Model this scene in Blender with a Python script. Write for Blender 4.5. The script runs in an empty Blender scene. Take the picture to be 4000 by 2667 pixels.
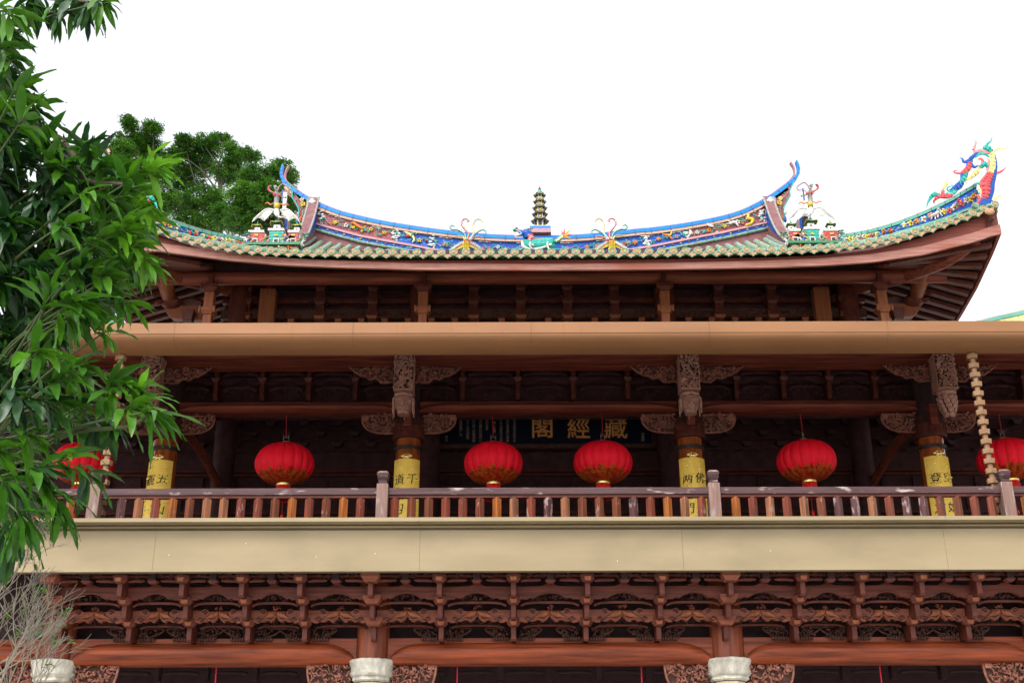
import bpy, math, random
from math import sin, cos, pi, radians
from mathutils import Vector, Matrix
random.seed(7)
SC = bpy.context.scene
COL = SC.collection
# ------------------------------------------------------------ camera
F = 4700.0                       # focal length in pixels of the 4000 px wide photograph
PITCH, ROLL = radians(23.27), radians(0.16)
CAM = Vector((0, 0, 1.6))
FWD = Vector((0, cos(PITCH), sin(PITCH)))
_u = Vector((0, -sin(PITCH), cos(PITCH))); _r = Vector((1, 0, 0))
RIGHT = _r * cos(ROLL) - _u * sin(ROLL)
UP = _u * cos(ROLL) + _r * sin(ROLL)
cd = bpy.data.cameras.new('camera'); cam = bpy.data.objects.new('camera', cd); COL.objects.link(cam)
cd.sensor_width = 36; cd.lens = F / 4000 * 36; cd.clip_end = 2000; cd.clip_start = 0.1
M = Matrix((RIGHT, UP, -FWD)).transposed().to_4x4(); M.translation = CAM
cam.matrix_world = M
SC.camera = cam
# ------------------------------------------------------------ light: bright overcast day
SUN_EL, SUN_AZ = radians(52), radians(205)      # high, from behind the camera's left shoulder
w = bpy.data.worlds.new('World'); SC.world = w; w.use_nodes = True
nt = w.node_tree; nt.nodes.clear()
sky = nt.nodes.new('ShaderNodeTexSky'); sky.sky_type = 'NISHITA'; sky.sun_disc = False
sky.sun_elevation = SUN_EL; sky.sun_rotation = SUN_AZ; sky.dust_density = 4.0; sky.air_density = 1.0; sky.ozone_density = 1.0
hs = nt.nodes.new('ShaderNodeHueSaturation'); hs.inputs['Saturation'].default_value = 0.18; hs.inputs['Value'].default_value = 1.5
bg = nt.nodes.new('ShaderNodeBackground'); bg.inputs['Strength'].default_value = 0.15
wo = nt.nodes.new('ShaderNodeOutputWorld')
nt.links.new(sky.outputs[0], hs.inputs['Color']); nt.links.new(hs.outputs[0], bg.inputs[0]); nt.links.new(bg.outputs[0], wo.inputs[0])
sl = bpy.data.lights.new('sun', 'SUN'); sl.energy = 0.5; sl.angle = radians(20); sl.color = (1, .96, .9)
so = bpy.data.objects.new('sun', sl); COL.objects.link(so)
sd = Vector((sin(SUN_AZ) * cos(SUN_EL), cos(SUN_AZ) * cos(SUN_EL), sin(SUN_EL)))
so.rotation_euler = sd.to_track_quat('Z', 'Y').to_euler(); so.location = (-20, -20, 60)
vs = SC.view_settings; vs.view_transform = 'Standard'; vs.look = 'None'; vs.gamma = 1; vs.exposure = 1.05
SC.cycles.max_bounces = 6; SC.cycles.diffuse_bounces = 4; SC.cycles.transparent_max_bounces = 6

# ------------------------------------------------------------ helpers
def P(px, py, Y):
    d = RIGHT * ((px - 2000) / F) + UP * ((1333.5 - py) / F) + FWD
    t = Y / d.y
    return Vector((d.x * t, Y, CAM.z + d.z * t))
def ZA(py, Y, px=2130): return P(px, py, Y).z
def XA(px, py, Y): return P(px, py, Y).x
ZW = {1: (900, 600, 2.94), 2: (1600, 680, 2.6133), 3: (2400, 600, 2.34), 4: (3200, 500, 1.96)}
def Q(k, x, y, Y):
    o = ZW[k]; return P(o[0] + x / o[2], o[1] + y / o[2], Y)
def lerp(a, b, t): return a + (b - a) * t
def interp(tab, x):
    if x <= tab[0][0]: return tab[0][1]
    for (a, b), (c, d) in zip(tab, tab[1:]):
        if x <= c: return b + (d - b) * (x - a) / (c - a)
    return tab[-1][1]
def cr(pts, n=6):
    """Catmull-Rom resample of a list of tuples / Vectors"""
    pts = [Vector(p) for p in pts]
    if len(pts) < 3: n2 = n; return [pts[0].lerp(pts[1], i / n2) for i in range(n2 + 1)]
    out = []
    P_ = [pts[0] * 2 - pts[1]] + pts + [pts[-1] * 2 - pts[-2]]
    for i in range(1, len(P_) - 2):
        a, b, c, d = P_[i - 1], P_[i], P_[i + 1], P_[i + 2]
        for k in range(n):
            t = k / n
            out.append(0.5 * ((2 * b) + (c - a) * t + (2 * a - 5 * b + 4 * c - d) * t * t + (3 * b - a - 3 * c + d) * t ** 3))
    out.append(pts[-1]); return out

class MB:
    RS = 1.0
    def __init__(s): s.v = []; s.f = []; s.mi = []; s.mats = []
    def _m(s, m):
        if m not in s.mats: s.mats.append(m)
        return s.mats.index(m)
    def add(s, vs_, fs, m):
        k = len(s.v); i = s._m(m); s.v.extend([tuple(q) for q in vs_])
        for f in fs: s.f.append(tuple(k + a for a in f)); s.mi.append(i)
    def box(s, x0, x1, y0, y1, z0, z1, m):
        if x0 > x1: x0, x1 = x1, x0
        if z0 > z1: z0, z1 = z1, z0
        if y0 > y1: y0, y1 = y1, y0
        s.add([(x0, y0, z0), (x1, y0, z0), (x1, y1, z0), (x0, y1, z0), (x0, y0, z1), (x1, y0, z1), (x1, y1, z1), (x0, y1, z1)],
              [(0, 3, 2, 1), (4, 5, 6, 7), (0, 1, 5, 4), (1, 2, 6, 5), (2, 3, 7, 6), (3, 0, 4, 7)], m)
    def bar(s, a, b, wx, wz, m, up=(0, 0, 1)):
        a = Vector(a); b = Vector(b); d = (b - a).normalized(); sx = d.cross(Vector(up))
        if sx.length < 1e-4: sx = Vector((1, 0, 0))
        sx.normalize(); sz = sx.cross(d).normalized(); q = []
        for p in (a, b):
            for i, j in ((-1, -1), (1, -1), (1, 1), (-1, 1)): q.append(p + sx * (i * wx / 2) + sz * (j * wz / 2))
        s.add(q, [(0, 3, 2, 1), (4, 5, 6, 7), (0, 1, 5, 4), (1, 2, 6, 5), (2, 3, 7, 6), (3, 0, 4, 7)], m)
    def frus(s, cx, cy, z0, z1, w0, d0, w1, d1, m):
        q = [(cx + i * w0 / 2, cy + j * d0 / 2, z0) for i, j in ((-1, -1), (1, -1), (1, 1), (-1, 1))] + \
            [(cx + i * w1 / 2, cy + j * d1 / 2, z1) for i, j in ((-1, -1), (1, -1), (1, 1), (-1, 1))]
        s.add(q, [(0, 3, 2, 1), (4, 5, 6, 7), (0, 1, 5, 4), (1, 2, 6, 5), (2, 3, 7, 6), (3, 0, 4, 7)], m)
    def prism(s, poly, y0, y1, m):
        n = len(poly)
        q = [(x, y0, z) for x, z in poly] + [(x, y1, z) for x, z in poly]
        fs = [tuple(range(n)), tuple(range(2 * n - 1, n - 1, -1))] + [(i, i + n, (i + 1) % n + n, (i + 1) % n) for i in range(n)]
        s.add(q, fs, m)
    def xprism(s, poly, x0, x1, m):          # polygon in (y,z) extruded along X
        n = len(poly)
        q = [(x0, y, z) for y, z in poly] + [(x1, y, z) for y, z in poly]
        s.add(q, [tuple(range(n - 1, -1, -1)), tuple(range(n, 2 * n))] + [(i, (i + 1) % n, (i + 1) % n + n, i + n) for i in range(n)], m)
    def tube(s, pts, r, m, seg=8, cap=True, sq=1.0):
        pts = [Vector(p) for p in pts]; n = len(pts)
        rs = r if isinstance(r, (list, tuple)) else [r] * n
        rs = [v * MB.RS for v in rs]
        if len(rs) != n: rs = [interp([(i / (len(rs) - 1), q) for i, q in enumerate(rs)], k / (n - 1)) for k in range(n)]
        d0 = (pts[1] - pts[0]).normalized()
        nx = d0.cross(Vector((0, 1, 0)))
        if nx.length < .1: nx = d0.cross(Vector((0, 0, 1)))
        nx.normalize(); q = []
        for i in range(n):
            d = (pts[min(i + 1, n - 1)] - pts[max(i - 1, 0)]).normalized()
            nx = (nx - d * nx.dot(d)).normalized(); ny = d.cross(nx)
            for k in range(seg):
                a = 2 * pi * k / seg
                q.append(pts[i] + (nx * cos(a) + ny * sin(a) * sq) * rs[i])
        fs = [(i * seg + k, i * seg + (k + 1) % seg, (i + 1) * seg + (k + 1) % seg, (i + 1) * seg + k) for i in range(n - 1) for k in range(seg)]
        if cap: fs += [tuple(range(seg - 1, -1, -1)), tuple(range((n - 1) * seg, n * seg))]
        s.add(q, fs, m)
    def lathe(s, cx, cy, prof, m, seg=24, a0=0.0, cap=True, mf=None):
        n = len(prof); q = []
        for r_, z in prof:
            for k in range(seg):
                a = a0 + 2 * pi * k / seg; q.append((cx + r_ * cos(a), cy + r_ * sin(a), z))
        fs = [(i * seg + k, i * seg + (k + 1) % seg, (i + 1) * seg + (k + 1) % seg, (i + 1) * seg + k) for i in range(n - 1) for k in range(seg)]
        if cap: fs += [tuple(range(seg - 1, -1, -1)), tuple(range((n - 1) * seg, n * seg))]
        s.add(q, fs, m)
    def ell(s, c, r, m, seg=8, rings=5, R=None):
        c = Vector(c); q = []; r = [v * MB.RS for v in r]
        for i in range(rings + 1):
            t = pi * i / rings
            for k in range(seg):
                a = 2 * pi * k / seg
                p = Vector((r[0] * sin(t) * cos(a), r[1] * sin(t) * sin(a), r[2] * cos(t)))
                if R is not None: p = R @ p
                q.append(c + p)
        s.add(q, [(i * seg + k, (i + 1) * seg + k, (i + 1) * seg + (k + 1) % seg, i * seg + (k + 1) % seg) for i in range(rings) for k in range(seg)], m)
    def ribbon(s, top, bot, dy, m):
        """closed band between two equally long 3D polylines, thickness dy backwards"""
        n = len(top); q = []
        for a, b in zip(top, bot):
            a = Vector(a); b = Vector(b); D = Vector((0, dy, 0)); q += [a, b, b + D, a + D]
        fs = [(4 * i + k, 4 * i + (k + 1) % 4, 4 * i + 4 + (k + 1) % 4, 4 * i + 4 + k) for i in range(n - 1) for k in range(4)]
        fs += [(0, 3, 2, 1), (4 * n - 4, 4 * n - 3, 4 * n - 2, 4 * n - 1)]
        s.add(q, fs, m)
    def mirror(s, c):
        s.v = [(2 * c - a[0], a[1], a[2]) for a in s.v]; s.f = [tuple(reversed(f)) for f in s.f]; return s
    def build(s, name, parent=None, smooth=True, bevel=0, angle=38):
        me = bpy.data.meshes.new(name)
        off = Vector((0, 0, 0))
        p = parent
        while p is not None: off += p.location; p = p.parent
        me.from_pydata([(a[0] - off.x, a[1] - off.y, a[2] - off.z) for a in s.v], [], s.f)
        for m in s.mats: me.materials.append(m)
        me.polygons.foreach_set('material_index', s.mi)
        import bmesh
        bm = bmesh.new(); bm.from_mesh(me); bmesh.ops.recalc_face_normals(bm, faces=bm.faces[:]); bm.to_mesh(me); bm.free()
        if smooth:
            me.shade_smooth(); me.set_sharp_from_angle(angle=radians(angle))
        o = bpy.data.objects.new(name, me); COL.objects.link(o)
        if parent is not None: o.parent = parent
        if bevel:
            b = o.modifiers.new('bevel', 'BEVEL'); b.width = bevel; b.segments = 2; b.limit_method = 'ANGLE'; b.angle_limit = radians(40)
        return o

def thing(name, label, cat, loc=(0, 0, 0), group=None):
    o = bpy.data.objects.new(name, None); COL.objects.link(o); o.location = loc; o.empty_display_size = .2
    o['label'] = label; o['category'] = cat
    if group: o['group'] = group
    return o
def tag(o, label, cat, group=None):
    o['label'] = label; o['category'] = cat
    if group: o['group'] = group
    return o
def dup(o, parent=None, loc=None):
    c = o.copy(); COL.objects.link(c)
    if parent is not None: c.parent = parent
    if loc is not None: c.location = loc
    for ch in list(o.children): dup(ch, c)
    return c

# ------------------------------------------------------------ materials
def mat(name, c, rough=.6, var=.25, scale=3.0, bump=0.0, bscale=None, stretch=None, metal=0, spec=.22, coat=0, c2=None, trans=0, det=6, stain=None):
    m = bpy.data.materials.new(name); m.use_nodes = True; t = m.node_tree; N = t.nodes; L = t.links
    b = N['Principled BSDF']; b.inputs['Roughness'].default_value = rough; b.inputs['Metallic'].default_value = metal
    b.inputs['Specular IOR Level'].default_value = spec
    if coat: b.inputs['Coat Weight'].default_value = coat; b.inputs['Coat Roughness'].default_value = .06; b.inputs['Coat IOR'].default_value = 2.0
    tc = N.new('ShaderNodeTexCoord'); mp = N.new('ShaderNodeMapping'); L.new(tc.outputs['Object'], mp.inputs[0])
    if stretch: mp.inputs['Scale'].default_value = stretch
    no = N.new('ShaderNodeTexNoise'); no.inputs['Scale'].default_value = scale; no.inputs['Detail'].default_value = det; no.inputs['Roughness'].default_value = .6
    L.new(mp.outputs[0], no.inputs['Vector'])
    r = N.new('ShaderNodeValToRGB'); r.color_ramp.elements[0].position = .3; r.color_ramp.elements[1].position = .7
    lo = tuple(x * (1 - var) for x in c); hi = tuple(min(1, x * (1 + var)) for x in (c2 or c))
    r.color_ramp.elements[0].color = (*lo, 1); r.color_ramp.elements[1].color = (*hi, 1)
    L.new(no.outputs['Fac'], r.inputs[0]); out = r.outputs[0]
    if stain:
        n2 = N.new('ShaderNodeTexNoise'); n2.inputs['Scale'].default_value = stain[1]; n2.inputs['Detail'].default_value = 5
        mp2 = N.new('ShaderNodeMapping'); mp2.inputs['Scale'].default_value = stain[4] if len(stain) > 4 else (1, 1, 1)
        L.new(tc.outputs['Object'], mp2.inputs[0]); L.new(mp2.outputs[0], n2.inputs['Vector'])
        r2 = N.new('ShaderNodeValToRGB'); r2.color_ramp.elements[0].position = stain[2]; r2.color_ramp.elements[1].position = stain[3]
        mx = N.new('ShaderNodeMix'); mx.data_type = 'RGBA'; L.new(n2.outputs['Fac'], r2.inputs[0]); L.new(r2.outputs[0], mx.inputs['Factor'])
        L.new(out, mx.inputs['A']); mx.inputs['B'].default_value = (*stain[0], 1); out = mx.outputs['Result']
    L.new(out, b.inputs['Base Color'])
    if bump:
        nb = N.new('ShaderNodeTexNoise'); nb.inputs['Scale'].default_value = bscale or scale * 4; nb.inputs['Detail'].default_value = 4
        L.new(mp.outputs[0], nb.inputs['Vector'])
        bu = N.new('ShaderNodeBump'); bu.inputs['Strength'].default_value = bump; bu.inputs['Distance'].default_value = .02
        L.new(nb.outputs['Fac'], bu.inputs['Height']); L.new(bu.outputs[0], b.inputs['Normal'])
    if trans:
        tr = N.new('ShaderNodeBsdfTranslucent'); ms = N.new('ShaderNodeMixShader'); ms.inputs[0].default_value = trans
        L.new(out, tr.inputs[0]); L.new(b.outputs[0], ms.inputs[1]); L.new(tr.outputs[0], ms.inputs[2]); L.new(ms.outputs[0], N['Material Output'].inputs[0])
    return m
GX = (.25, 3, 5); GZ = (5, 5, .3)       # grain along X / along Z
W_RED = mat('wood_red', (.125, .026, .016), .42, .45, 4, .25, 16, GX, c2=(.155, .038, .021))
W_BEAM = mat('wood_beam', (.115, .022, .009), .45, .5, 3, .2, 14, GX, c2=(.18, .037, .012))
W_COLM = mat('wood_column_matt', (.12, .025, .014), .4, .4, 2.5, .2, 14, GZ, c2=(.17, .045, .02))
W_ARCH = mat('wood_arched_board', (.072, .016, .010), .55, .45, 4, .25, 18, GX, c2=(.09, .022, .013))
GSTN = mat('gutter_stain', (.13, .065, .03), .6, .3, 9)
W_WALL = mat('wood_wall', (.050, .017, .019), .6, .45, 5, .3, 20)
W_BRK = mat('wood_bracket', (.078, .018, .011), .5, .4, 6, .3, 20)
W_LITE = mat('wood_cloud_board', (.155, .044, .024), .5, .35, 5, .3, 22, GX)
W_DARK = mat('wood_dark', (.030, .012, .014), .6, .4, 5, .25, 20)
W_CARV = mat('wood_carved', (.24, .095, .065), .5, .45, 14, .8, 45)
W_PEND = mat('wood_pendant', (.38, .20, .15), .5, .35, 14, .8, 45)
W_CARVD = mat('wood_carved_dark', (.07, .028, .02), .55, .45, 14, .8, 45)
W_RAIL = mat('wood_rail', (.055, .026, .027), .5, .4, 5, .25, 20, GX, stain=((.30, .25, .23), 7, .60, .72, (.5, 2, 2)))
W_POST = mat('wood_newel', (.15, .088, .072), .5, .3, 5, .3, 20, GZ, stain=((.28, .25, .23), 9, .55, .75, (1, 1, .3)))
BAL = [mat('baluster_' + n, c, .4, .5, 5, .2, 16, GZ, stain=((.24, .17, .16), 12, a, a + .1, (1, 1, .45)), c2=tuple(x * 1.3 for x in c))
       for n, c, a in (('amber', (.16, .048, .009), .70), ('brown', (.08, .022, .009), .62), ('red', (.095, .022, .011), .64), ('dusk', (.05, .019, .018), .55), ('tan', (.14, .055, .026), .62))]
W_VARN = mat('wood_varnished', (.20, .048, .012), .16, .4, 3, .03, 8, GZ, coat=.8, c2=(.30, .075, .016))
W_EAVE = mat('wood_eave_board', (.22, .09, .068), .5, .3, 4, .2, 18, GX, c2=(.26, .12, .095), stain=((.20, .05, .03), 1.2, .5, .75, (.5, 1, 3)))
W_EAVD = mat('wood_eave_inner', (.16, .04, .026), .55, .35, 4, .2, 18, GX)
W_ORG = mat('wood_pillar_orange', (.20, .062, .026), .5, .3, 4, .2, 16, GZ)
FASC = mat('fascia_sheet', (.205, .158, .090), .5, .10, .9, .03, 60, (.35, 1, 1.6), c2=(.23, .182, .108), stain=((.165, .13, .075), 1.1, .5, .85, (.8, 1, 1.2)))
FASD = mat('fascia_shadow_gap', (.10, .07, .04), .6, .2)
GUT = mat('gutter_copper', (.20, .095, .042), .45, .12, 1.0, .03, 60, (.5, 1, 2), metal=.1, stain=((.19, .08, .03), 3, .62, .8, (3, 1, .3)))
STONE = mat('stone_white', (.42, .40, .34), .8, .3, 9, .9, 34, (1, 1, .35), stain=((.28, .26, .2), 4, .55, .75))
STONE_Y = mat('stone_shaft', (.50, .44, .30), .8, .2, 7, .3, 40)
IRON = mat('iron_band', (.06, .055, .05), .4, .3, 9, .3, metal=.6)
GOLD = mat('gold_leaf', (1.0, .62, .10), .5, .12, 9, .25, 30, spec=.2, c2=(.98, .68, .13))
GOLDS = mat('gold_bright', (.9, .66, .22), .25, .1, 9, metal=.7)
GLET = mat('gold_letter', (.72, .33, .10), .45, .15, 9)
GDUL = mat('gold_letter_dull', (.34, .25, .18), .5, .2, 9)
INK = mat('ink_black', (.01, .009, .008), .35, .1)
NAVY = mat('board_navy', (.006, .009, .022), .35, .2)
REDC = mat('lantern_red', (.98, .008, .028), .6, .10, 8, .05, 60)
REDG = mat('lantern_gold_print', (.46, .10, .012), .35, .3, 14, stain=((.42, .02, .012), 12, .47, .54), metal=.15)
REDT = mat('tassel_red', (.60, .01, .012), .6, .3, 30)
CORD = mat('cord_red', (.40, .02, .035), .6, .1)
BRASS = mat('brass', (.75, .60, .20), .3, .15, 9, metal=.8)
CHAIN = mat('chain_tan', (.21, .115, .058), .45, .15, 6, .1, metal=.15, stain=((.19, .17, .12), 14, .58, .7))
T_GRN = mat('tile_green', (.11, .18, .125), .4, .3, 9, .2, 30, c2=(.17, .25, .19), stain=((.19, .18, .12), 6, .56, .72))
T_RIM = mat('tile_rim_green', (.12, .30, .19), .35, .3, 12, stain=((.20, .20, .11), 14, .55, .7))
T_FACE = mat('tile_face_ochre', (.30, .165, .085), .6, .3, 25, .5, 60, c2=(.34, .21, .12))
T_RED = mat('tile_terracotta', (.36, .15, .09), .7, .3, 6, .4, 30)
PLAST = mat('plaster_purple', (.17, .070, .075), .7, .2, 5, .2, 30)
R_MAUV = mat('ridge_mauve', (.15, .065, .068), .7, .3, 6, .3, 30)
PURP = mat('ridge_maroon', (.22, .06, .07), .6, .25, 14, .3, 40, stain=((.55, .35, .38), 22, .66, .74))
R_BLUE = mat('ridge_blue_band', (.0, .15, .50), .4, .12, 3, .1)
R_MAR = mat('ridge_edge_maroon', (.28, .12, .14), .6, .2, 8)
R_PEA = mat('ridge_peach', (.42, .27, .20), .6, .1, 5)
R_PIN = mat('ridge_pink', (.36, .19, .22), .6, .12, 6)
R_COB = mat('ridge_cobalt', (.0, .05, .30), .45, .3, 12, .2, 40, stain=((.03, .28, .42), 9, .60, .68))
R_TEAL = mat('ridge_teal_band', (.08, .25, .19), .45, .15, 5, .1)
C_ = {k: mat('glaze_' + k, tuple(q * .62 for q in c), .35, .3, 14, .3, 40) for k, c in dict(
    yellow=(.80, .58, .04), red=(.62, .04, .04), orange=(.75, .20, .04), white=(.74, .74, .70), teal=(.03, .42, .34), green=(.06, .25, .12),
    blue=(.01, .09, .42), pink=(.70, .28, .30), cream=(.75, .66, .35), branch=(.55, .42, .26), leaf=(.08, .33, .26), grey=(.33, .33, .30),
    coral=(.68, .10, .11), dark=(.03, .02, .025), slate=(.13, .15, .14), lemon=(.80, .72, .28), mauve=(.35, .25, .28), brick=(.60, .08, .08)).items()}
BARK = mat('bark', (.07, .055, .04), .85, .3, 8, .5, 30)
BARKG = mat('bark_green', (.045, .065, .02), .7, .3, 8, .3, 30)
TWIG = mat('twig_grey', (.20, .18, .14), .8, .3, 8, .3, 30)
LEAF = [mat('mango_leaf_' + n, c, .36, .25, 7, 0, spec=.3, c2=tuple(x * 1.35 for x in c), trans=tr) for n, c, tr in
        (('bright', (.042, .130, .006), .32), ('mid', (.024, .085, .006), .30), ('deep_shade', (.009, .036, .008), .18), ('young', (.075, .20, .008), .38))]
VEIN = mat('leaf_midrib', (.16, .30, .05), .5, .1)
FOL = [mat('far_leaf_' + n, c, .5, .3, 2, 0, spec=.15, trans=.35) for n, c in (('a', (.058, .165, .018)), ('b', (.036, .105, .016)), ('c', (.095, .22, .02)))]
BARKD = mat('bark_dark', (.05, .045, .03), .85, .3, 8, .5, 30)
PAVE = mat('paving_stone', (.47, .44, .40), .85, .15, 1.5, .3, 12)
# ------------------------------------------------------------ ground
g = MB(); g.add([(-400, -300, 0), (400, -300, 0), (400, 600, 0), (-400, 600, 0)], [(0, 1, 2, 3)], PAVE)
g = g.build('ground', smooth=False); g['kind'] = 'structure'

# ------------------------------------------------------------ carving helper: curls, lumps and leaves inside an outline
def carve(mb, inside, box, Y, n, size, m, depth=.05, seed=1, mats=None):
    R = random.Random(seed); x0, x1, z0, z1 = box; k = 0; tries = 0
    while k < n and tries < n * 12:
        tries += 1
        x = R.uniform(x0, x1); z = R.uniform(z0, z1)
        if not inside(x, z): continue
        k += 1; y = Y - R.uniform(0, depth); mm = R.choice(mats) if mats else m; t = R.random(); s_ = size * R.uniform(.6, 1.25)
        if t < .45:
            a0 = R.uniform(0, 6.28); turn = R.uniform(2.5, 5) * R.choice((-1, 1)); pts = []
            for i in range(7):
                a = a0 + turn * i / 6; r = s_ * (1 - .1 * i)
                pts.append((x + r * cos(a), y - .012 * sin(i), z + r * sin(a)))
            mb.tube(pts, [s_ * .34, s_ * .30, s_ * .22, s_ * .1], mm, 5)
        elif t < .75:
            mb.ell((x, y, z), (s_ * R.uniform(.4, .9), s_ * .55, s_ * R.uniform(.4, .9)), mm, 6, 4, Matrix.Rotation(R.uniform(0, 3.1), 3, 'Y'))
        else:
            a = R.uniform(0, 6.28); d = Vector((cos(a), 0, sin(a))) * s_ * 1.5
            c = Vector((x, y, z)); mb.tube([c - d, c + Vector((0, -.02, s_ * .3)), c + d], [s_ * .12, s_ * .3, s_ * .08], mm, 5)

# ------------------------------------------------------------ the temple hall
HX = .70
hall = thing('temple_hall', 'two-storey red timber temple hall with sweeping green-tiled roof and carved brackets', 'temple', (HX, 20.4, 0))

# --- stone columns with timber heads
YC = 20.4
lower_px = [245, 1462, 2831, 4052]
LX = [XA(p, 2400, YC) for p in lower_px]
BAYL = [(LX[0] - 5.2, LX[0])] + list(zip(LX, LX[1:])) + [(LX[3], LX[3] + 5.2)]
for cx in LX:
    mb = MB()
    zc = ZA(2565, YC - .33)
    mb.lathe(cx, YC, [(.31, 0), (.30, .2), (.255, .3), (.255, zc - .37)], STONE_Y, 8, pi / 8)
    col = mb.build('stone_column', hall, angle=20)
    mb = MB()
    n = 48; prof = [(.275, zc - .36), (.33, zc - .335), (.325, zc - .285), (.335, zc - .275), (.365, zc - .235), (.345, zc - .18), (.35, zc - .12), (.375, zc - .075), (.392, zc - .04), (.385, zc - .012), (.33, zc), (.2, zc + .002)]
    q = []; R = random.Random(int(cx * 10))
    for i, (r, z) in enumerate(prof):
        for k in range(n):
            a = 2 * pi * k / n
            # soft octagon below, round and rough above
            oc = cos(pi / 8) / cos(((a + pi / 8) % (pi / 4)) - pi / 8) if i < 3 else 1
            rr = r * oc + (R.uniform(-.008, .008) if 4 <= i <= 9 else 0)
            q.append((cx + rr * cos(a), YC + rr * sin(a), z + (R.uniform(-.006, .006) if i > 3 else 0)))
    fs = [(i * n + k, i * n + (k + 1) % n, (i + 1) * n + (k + 1) % n, (i + 1) * n + k) for i in range(len(prof) - 1) for k in range(n)]
    mb.add(q, fs, STONE); mb.build('stone_capital', col, angle=60)
    mb = MB(); mb.lathe(cx, YC, [(.275, zc - .05), (.275, zc + .3), (.27, 5.95)], W_COLM, 24); mb.build('column_head', hall)

# --- round tie beams with flat, arched ends
def round_beam(x0, x1, Yf, z0, z1, m, name, flat=.8, endw=.55):
    mb = MB(); zc = (z0 + z1) / 2; rz = (z1 - z0) / 2
    mb.box(x0, x1, Yf + .12, Yf + .40, z0 + .01, z1, m)
    # bulging cylinder that dies into the flat end in an arc
    n = 40; seg = 20; q = []
    for i in range(n + 1):
        t = i / n; x = lerp(x0 + .01, x1 - .01, 0.5 - 0.5 * cos(pi * t)); e = min(x - x0, x1 - x) / endw
        k = math.sqrt(max(0, 1 - (1 - min(1, e)) ** 2)) if e < 1 else 1
        # top of the bulge drops towards the ends
        zt = lerp(z0 + .02, z1 - rz * .34, k); zb = z0; cz = (zt + zb) / 2; hz = max(.004, (zt - zb) / 2)
        for j in range(seg):
            a = 2 * pi * j / seg
            q.append((x, Yf + .16 - .21 * (.25 + .75 * k) * cos(a), cz + hz * sin(a)))
    mb.add(q, [(i * seg + k, i * seg + (k + 1) % seg, (i + 1) * seg + (k + 1) % seg, (i + 1) * seg + k) for i in range(n) for k in range(seg)] + [tuple(range(seg)), tuple(range(n * seg, n * seg + seg))], m)
    return mb.build(name, hall, angle=50)
for (a, b) in BAYL:
    round_beam(a + .26, b - .26, YC - .22, ZA(2590, YC - .22), ZA(2490, YC - .1), W_BEAM, 'tie_beam', endw=.62)

# --- quarter-round openwork brackets beside the capitals
def quarter_bracket(x, side, Y, ztop, wd, ht, m, seed, name='carved_bracket', backed=True):
    mb = MB(); N_ = 14
    out = []
    for i in range(N_ + 1):
        t = i / N_; a = t * pi / 2
        out.append((x + side * wd * cos(a) ** .55 if i < N_ else x, ztop - .05 - (ht - .05) * sin(a) ** .9))
    poly = [(x, ztop), (x + side * wd, ztop)] + out
    rim = [Vector((p[0], Y, p[1])) for p in out]
    mb.tube(rim, .022, m, 6); mb.bar((x, Y, ztop - .012), (x + side * wd, Y, ztop - .012), .06, .024, m)
    mb.box(x + side * (wd - .02), x + side * (wd - .13), Y - .03, Y + .03, ztop - .03, ztop - .13, m)
    mb.prism(poly, Y + .045, Y + .07, W_CARVD)
    def ins(px, pz):
        u = (px - x) * side / wd; v = (ztop - pz) / ht
        return 0 < u < .97 and 0 < v < .97 and u ** 3.2 + v ** 1.9 < .9
    carve(mb, ins, (min(x, x + side * wd), max(x, x + side * wd), ztop - ht, ztop), Y + .03, 120, .045, m, .09, seed)
    return mb.build(name, hall, angle=60)
for i, cx in enumerate(LX):
    for s_ in (-1, 1):
        quarter_bracket(cx + s_ * .34, s_, YC - .05, ZA(2583, YC), .72, .62, W_CARV, 40 + i * 2 + s_)

# --- bracket tiers under the balcony
post_px = [221, 493, 731, 961, 1185, 1456, 1721, 2006, 2291, 2577, 2842, 3118, 3347, 3577, 3797, 4052]
colidx = {0, 5, 10, 15}
YB = [19.95, 19.58, 19.22]     # noses of the three tiers
def zt(py, Y): return ZA(py, Y)
PX = [XA(p, 2400, 19.7) for p in post_px]
def bracket_set(cx, is_col, key):
    mb = MB(); w_ = .082
    tiers = [(YB[0], 2502, 2432), (YB[1], 2415, 2346), (YB[2], 2328, 2258)]
    for Y, pb, pt in tiers:
        z0, z1 = zt(pb, Y), zt(pt, Y)
        # arm with a chamfered, upturned nose
        q = [(YC - .1, z0 + .03), (Y + .06, z0 + .02), (Y + .02, z0), (Y - .02, z0 + .03), (Y - .02, z1), (YC - .1, z1)]
        mb.xprism(q, cx - w_ / 2, cx + w_ / 2, W_BRK)
    for Y, py, big in ((YB[0] - .02, 2436, 1), (YB[1] - .02, 2349, 1), (YB[2] - .02, 2262, 1)):
        z = zt(py, Y - .13); w2 = .30 if is_col else .235
        if is_col:
            mb.frus(cx, Y, z - .01, z + .075, .19, .20, w2, .26, W_LITE); mb.box(cx - w2 / 2, cx + w2 / 2, Y - .13, Y + .13, z + .076, z + .125, W_LITE)
        else:
            mb.lathe(cx, Y, [(.07, z - .02), (w2 / 2, z + .03), (w2 / 2 + .012, z + .10), (w2 / 2 - .015, z + .125)], W_BRK, 8, pi / 8)
            mb.frus(cx, Y - .1, z - .005, z + .055, .085, .06, .115, .09, W_ORG)
    return mb.build('bracket_arm', hall, bevel=.006, angle=30)
for i, cx in enumerate(PX): bracket_set(cx, i in colidx, i)

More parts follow.
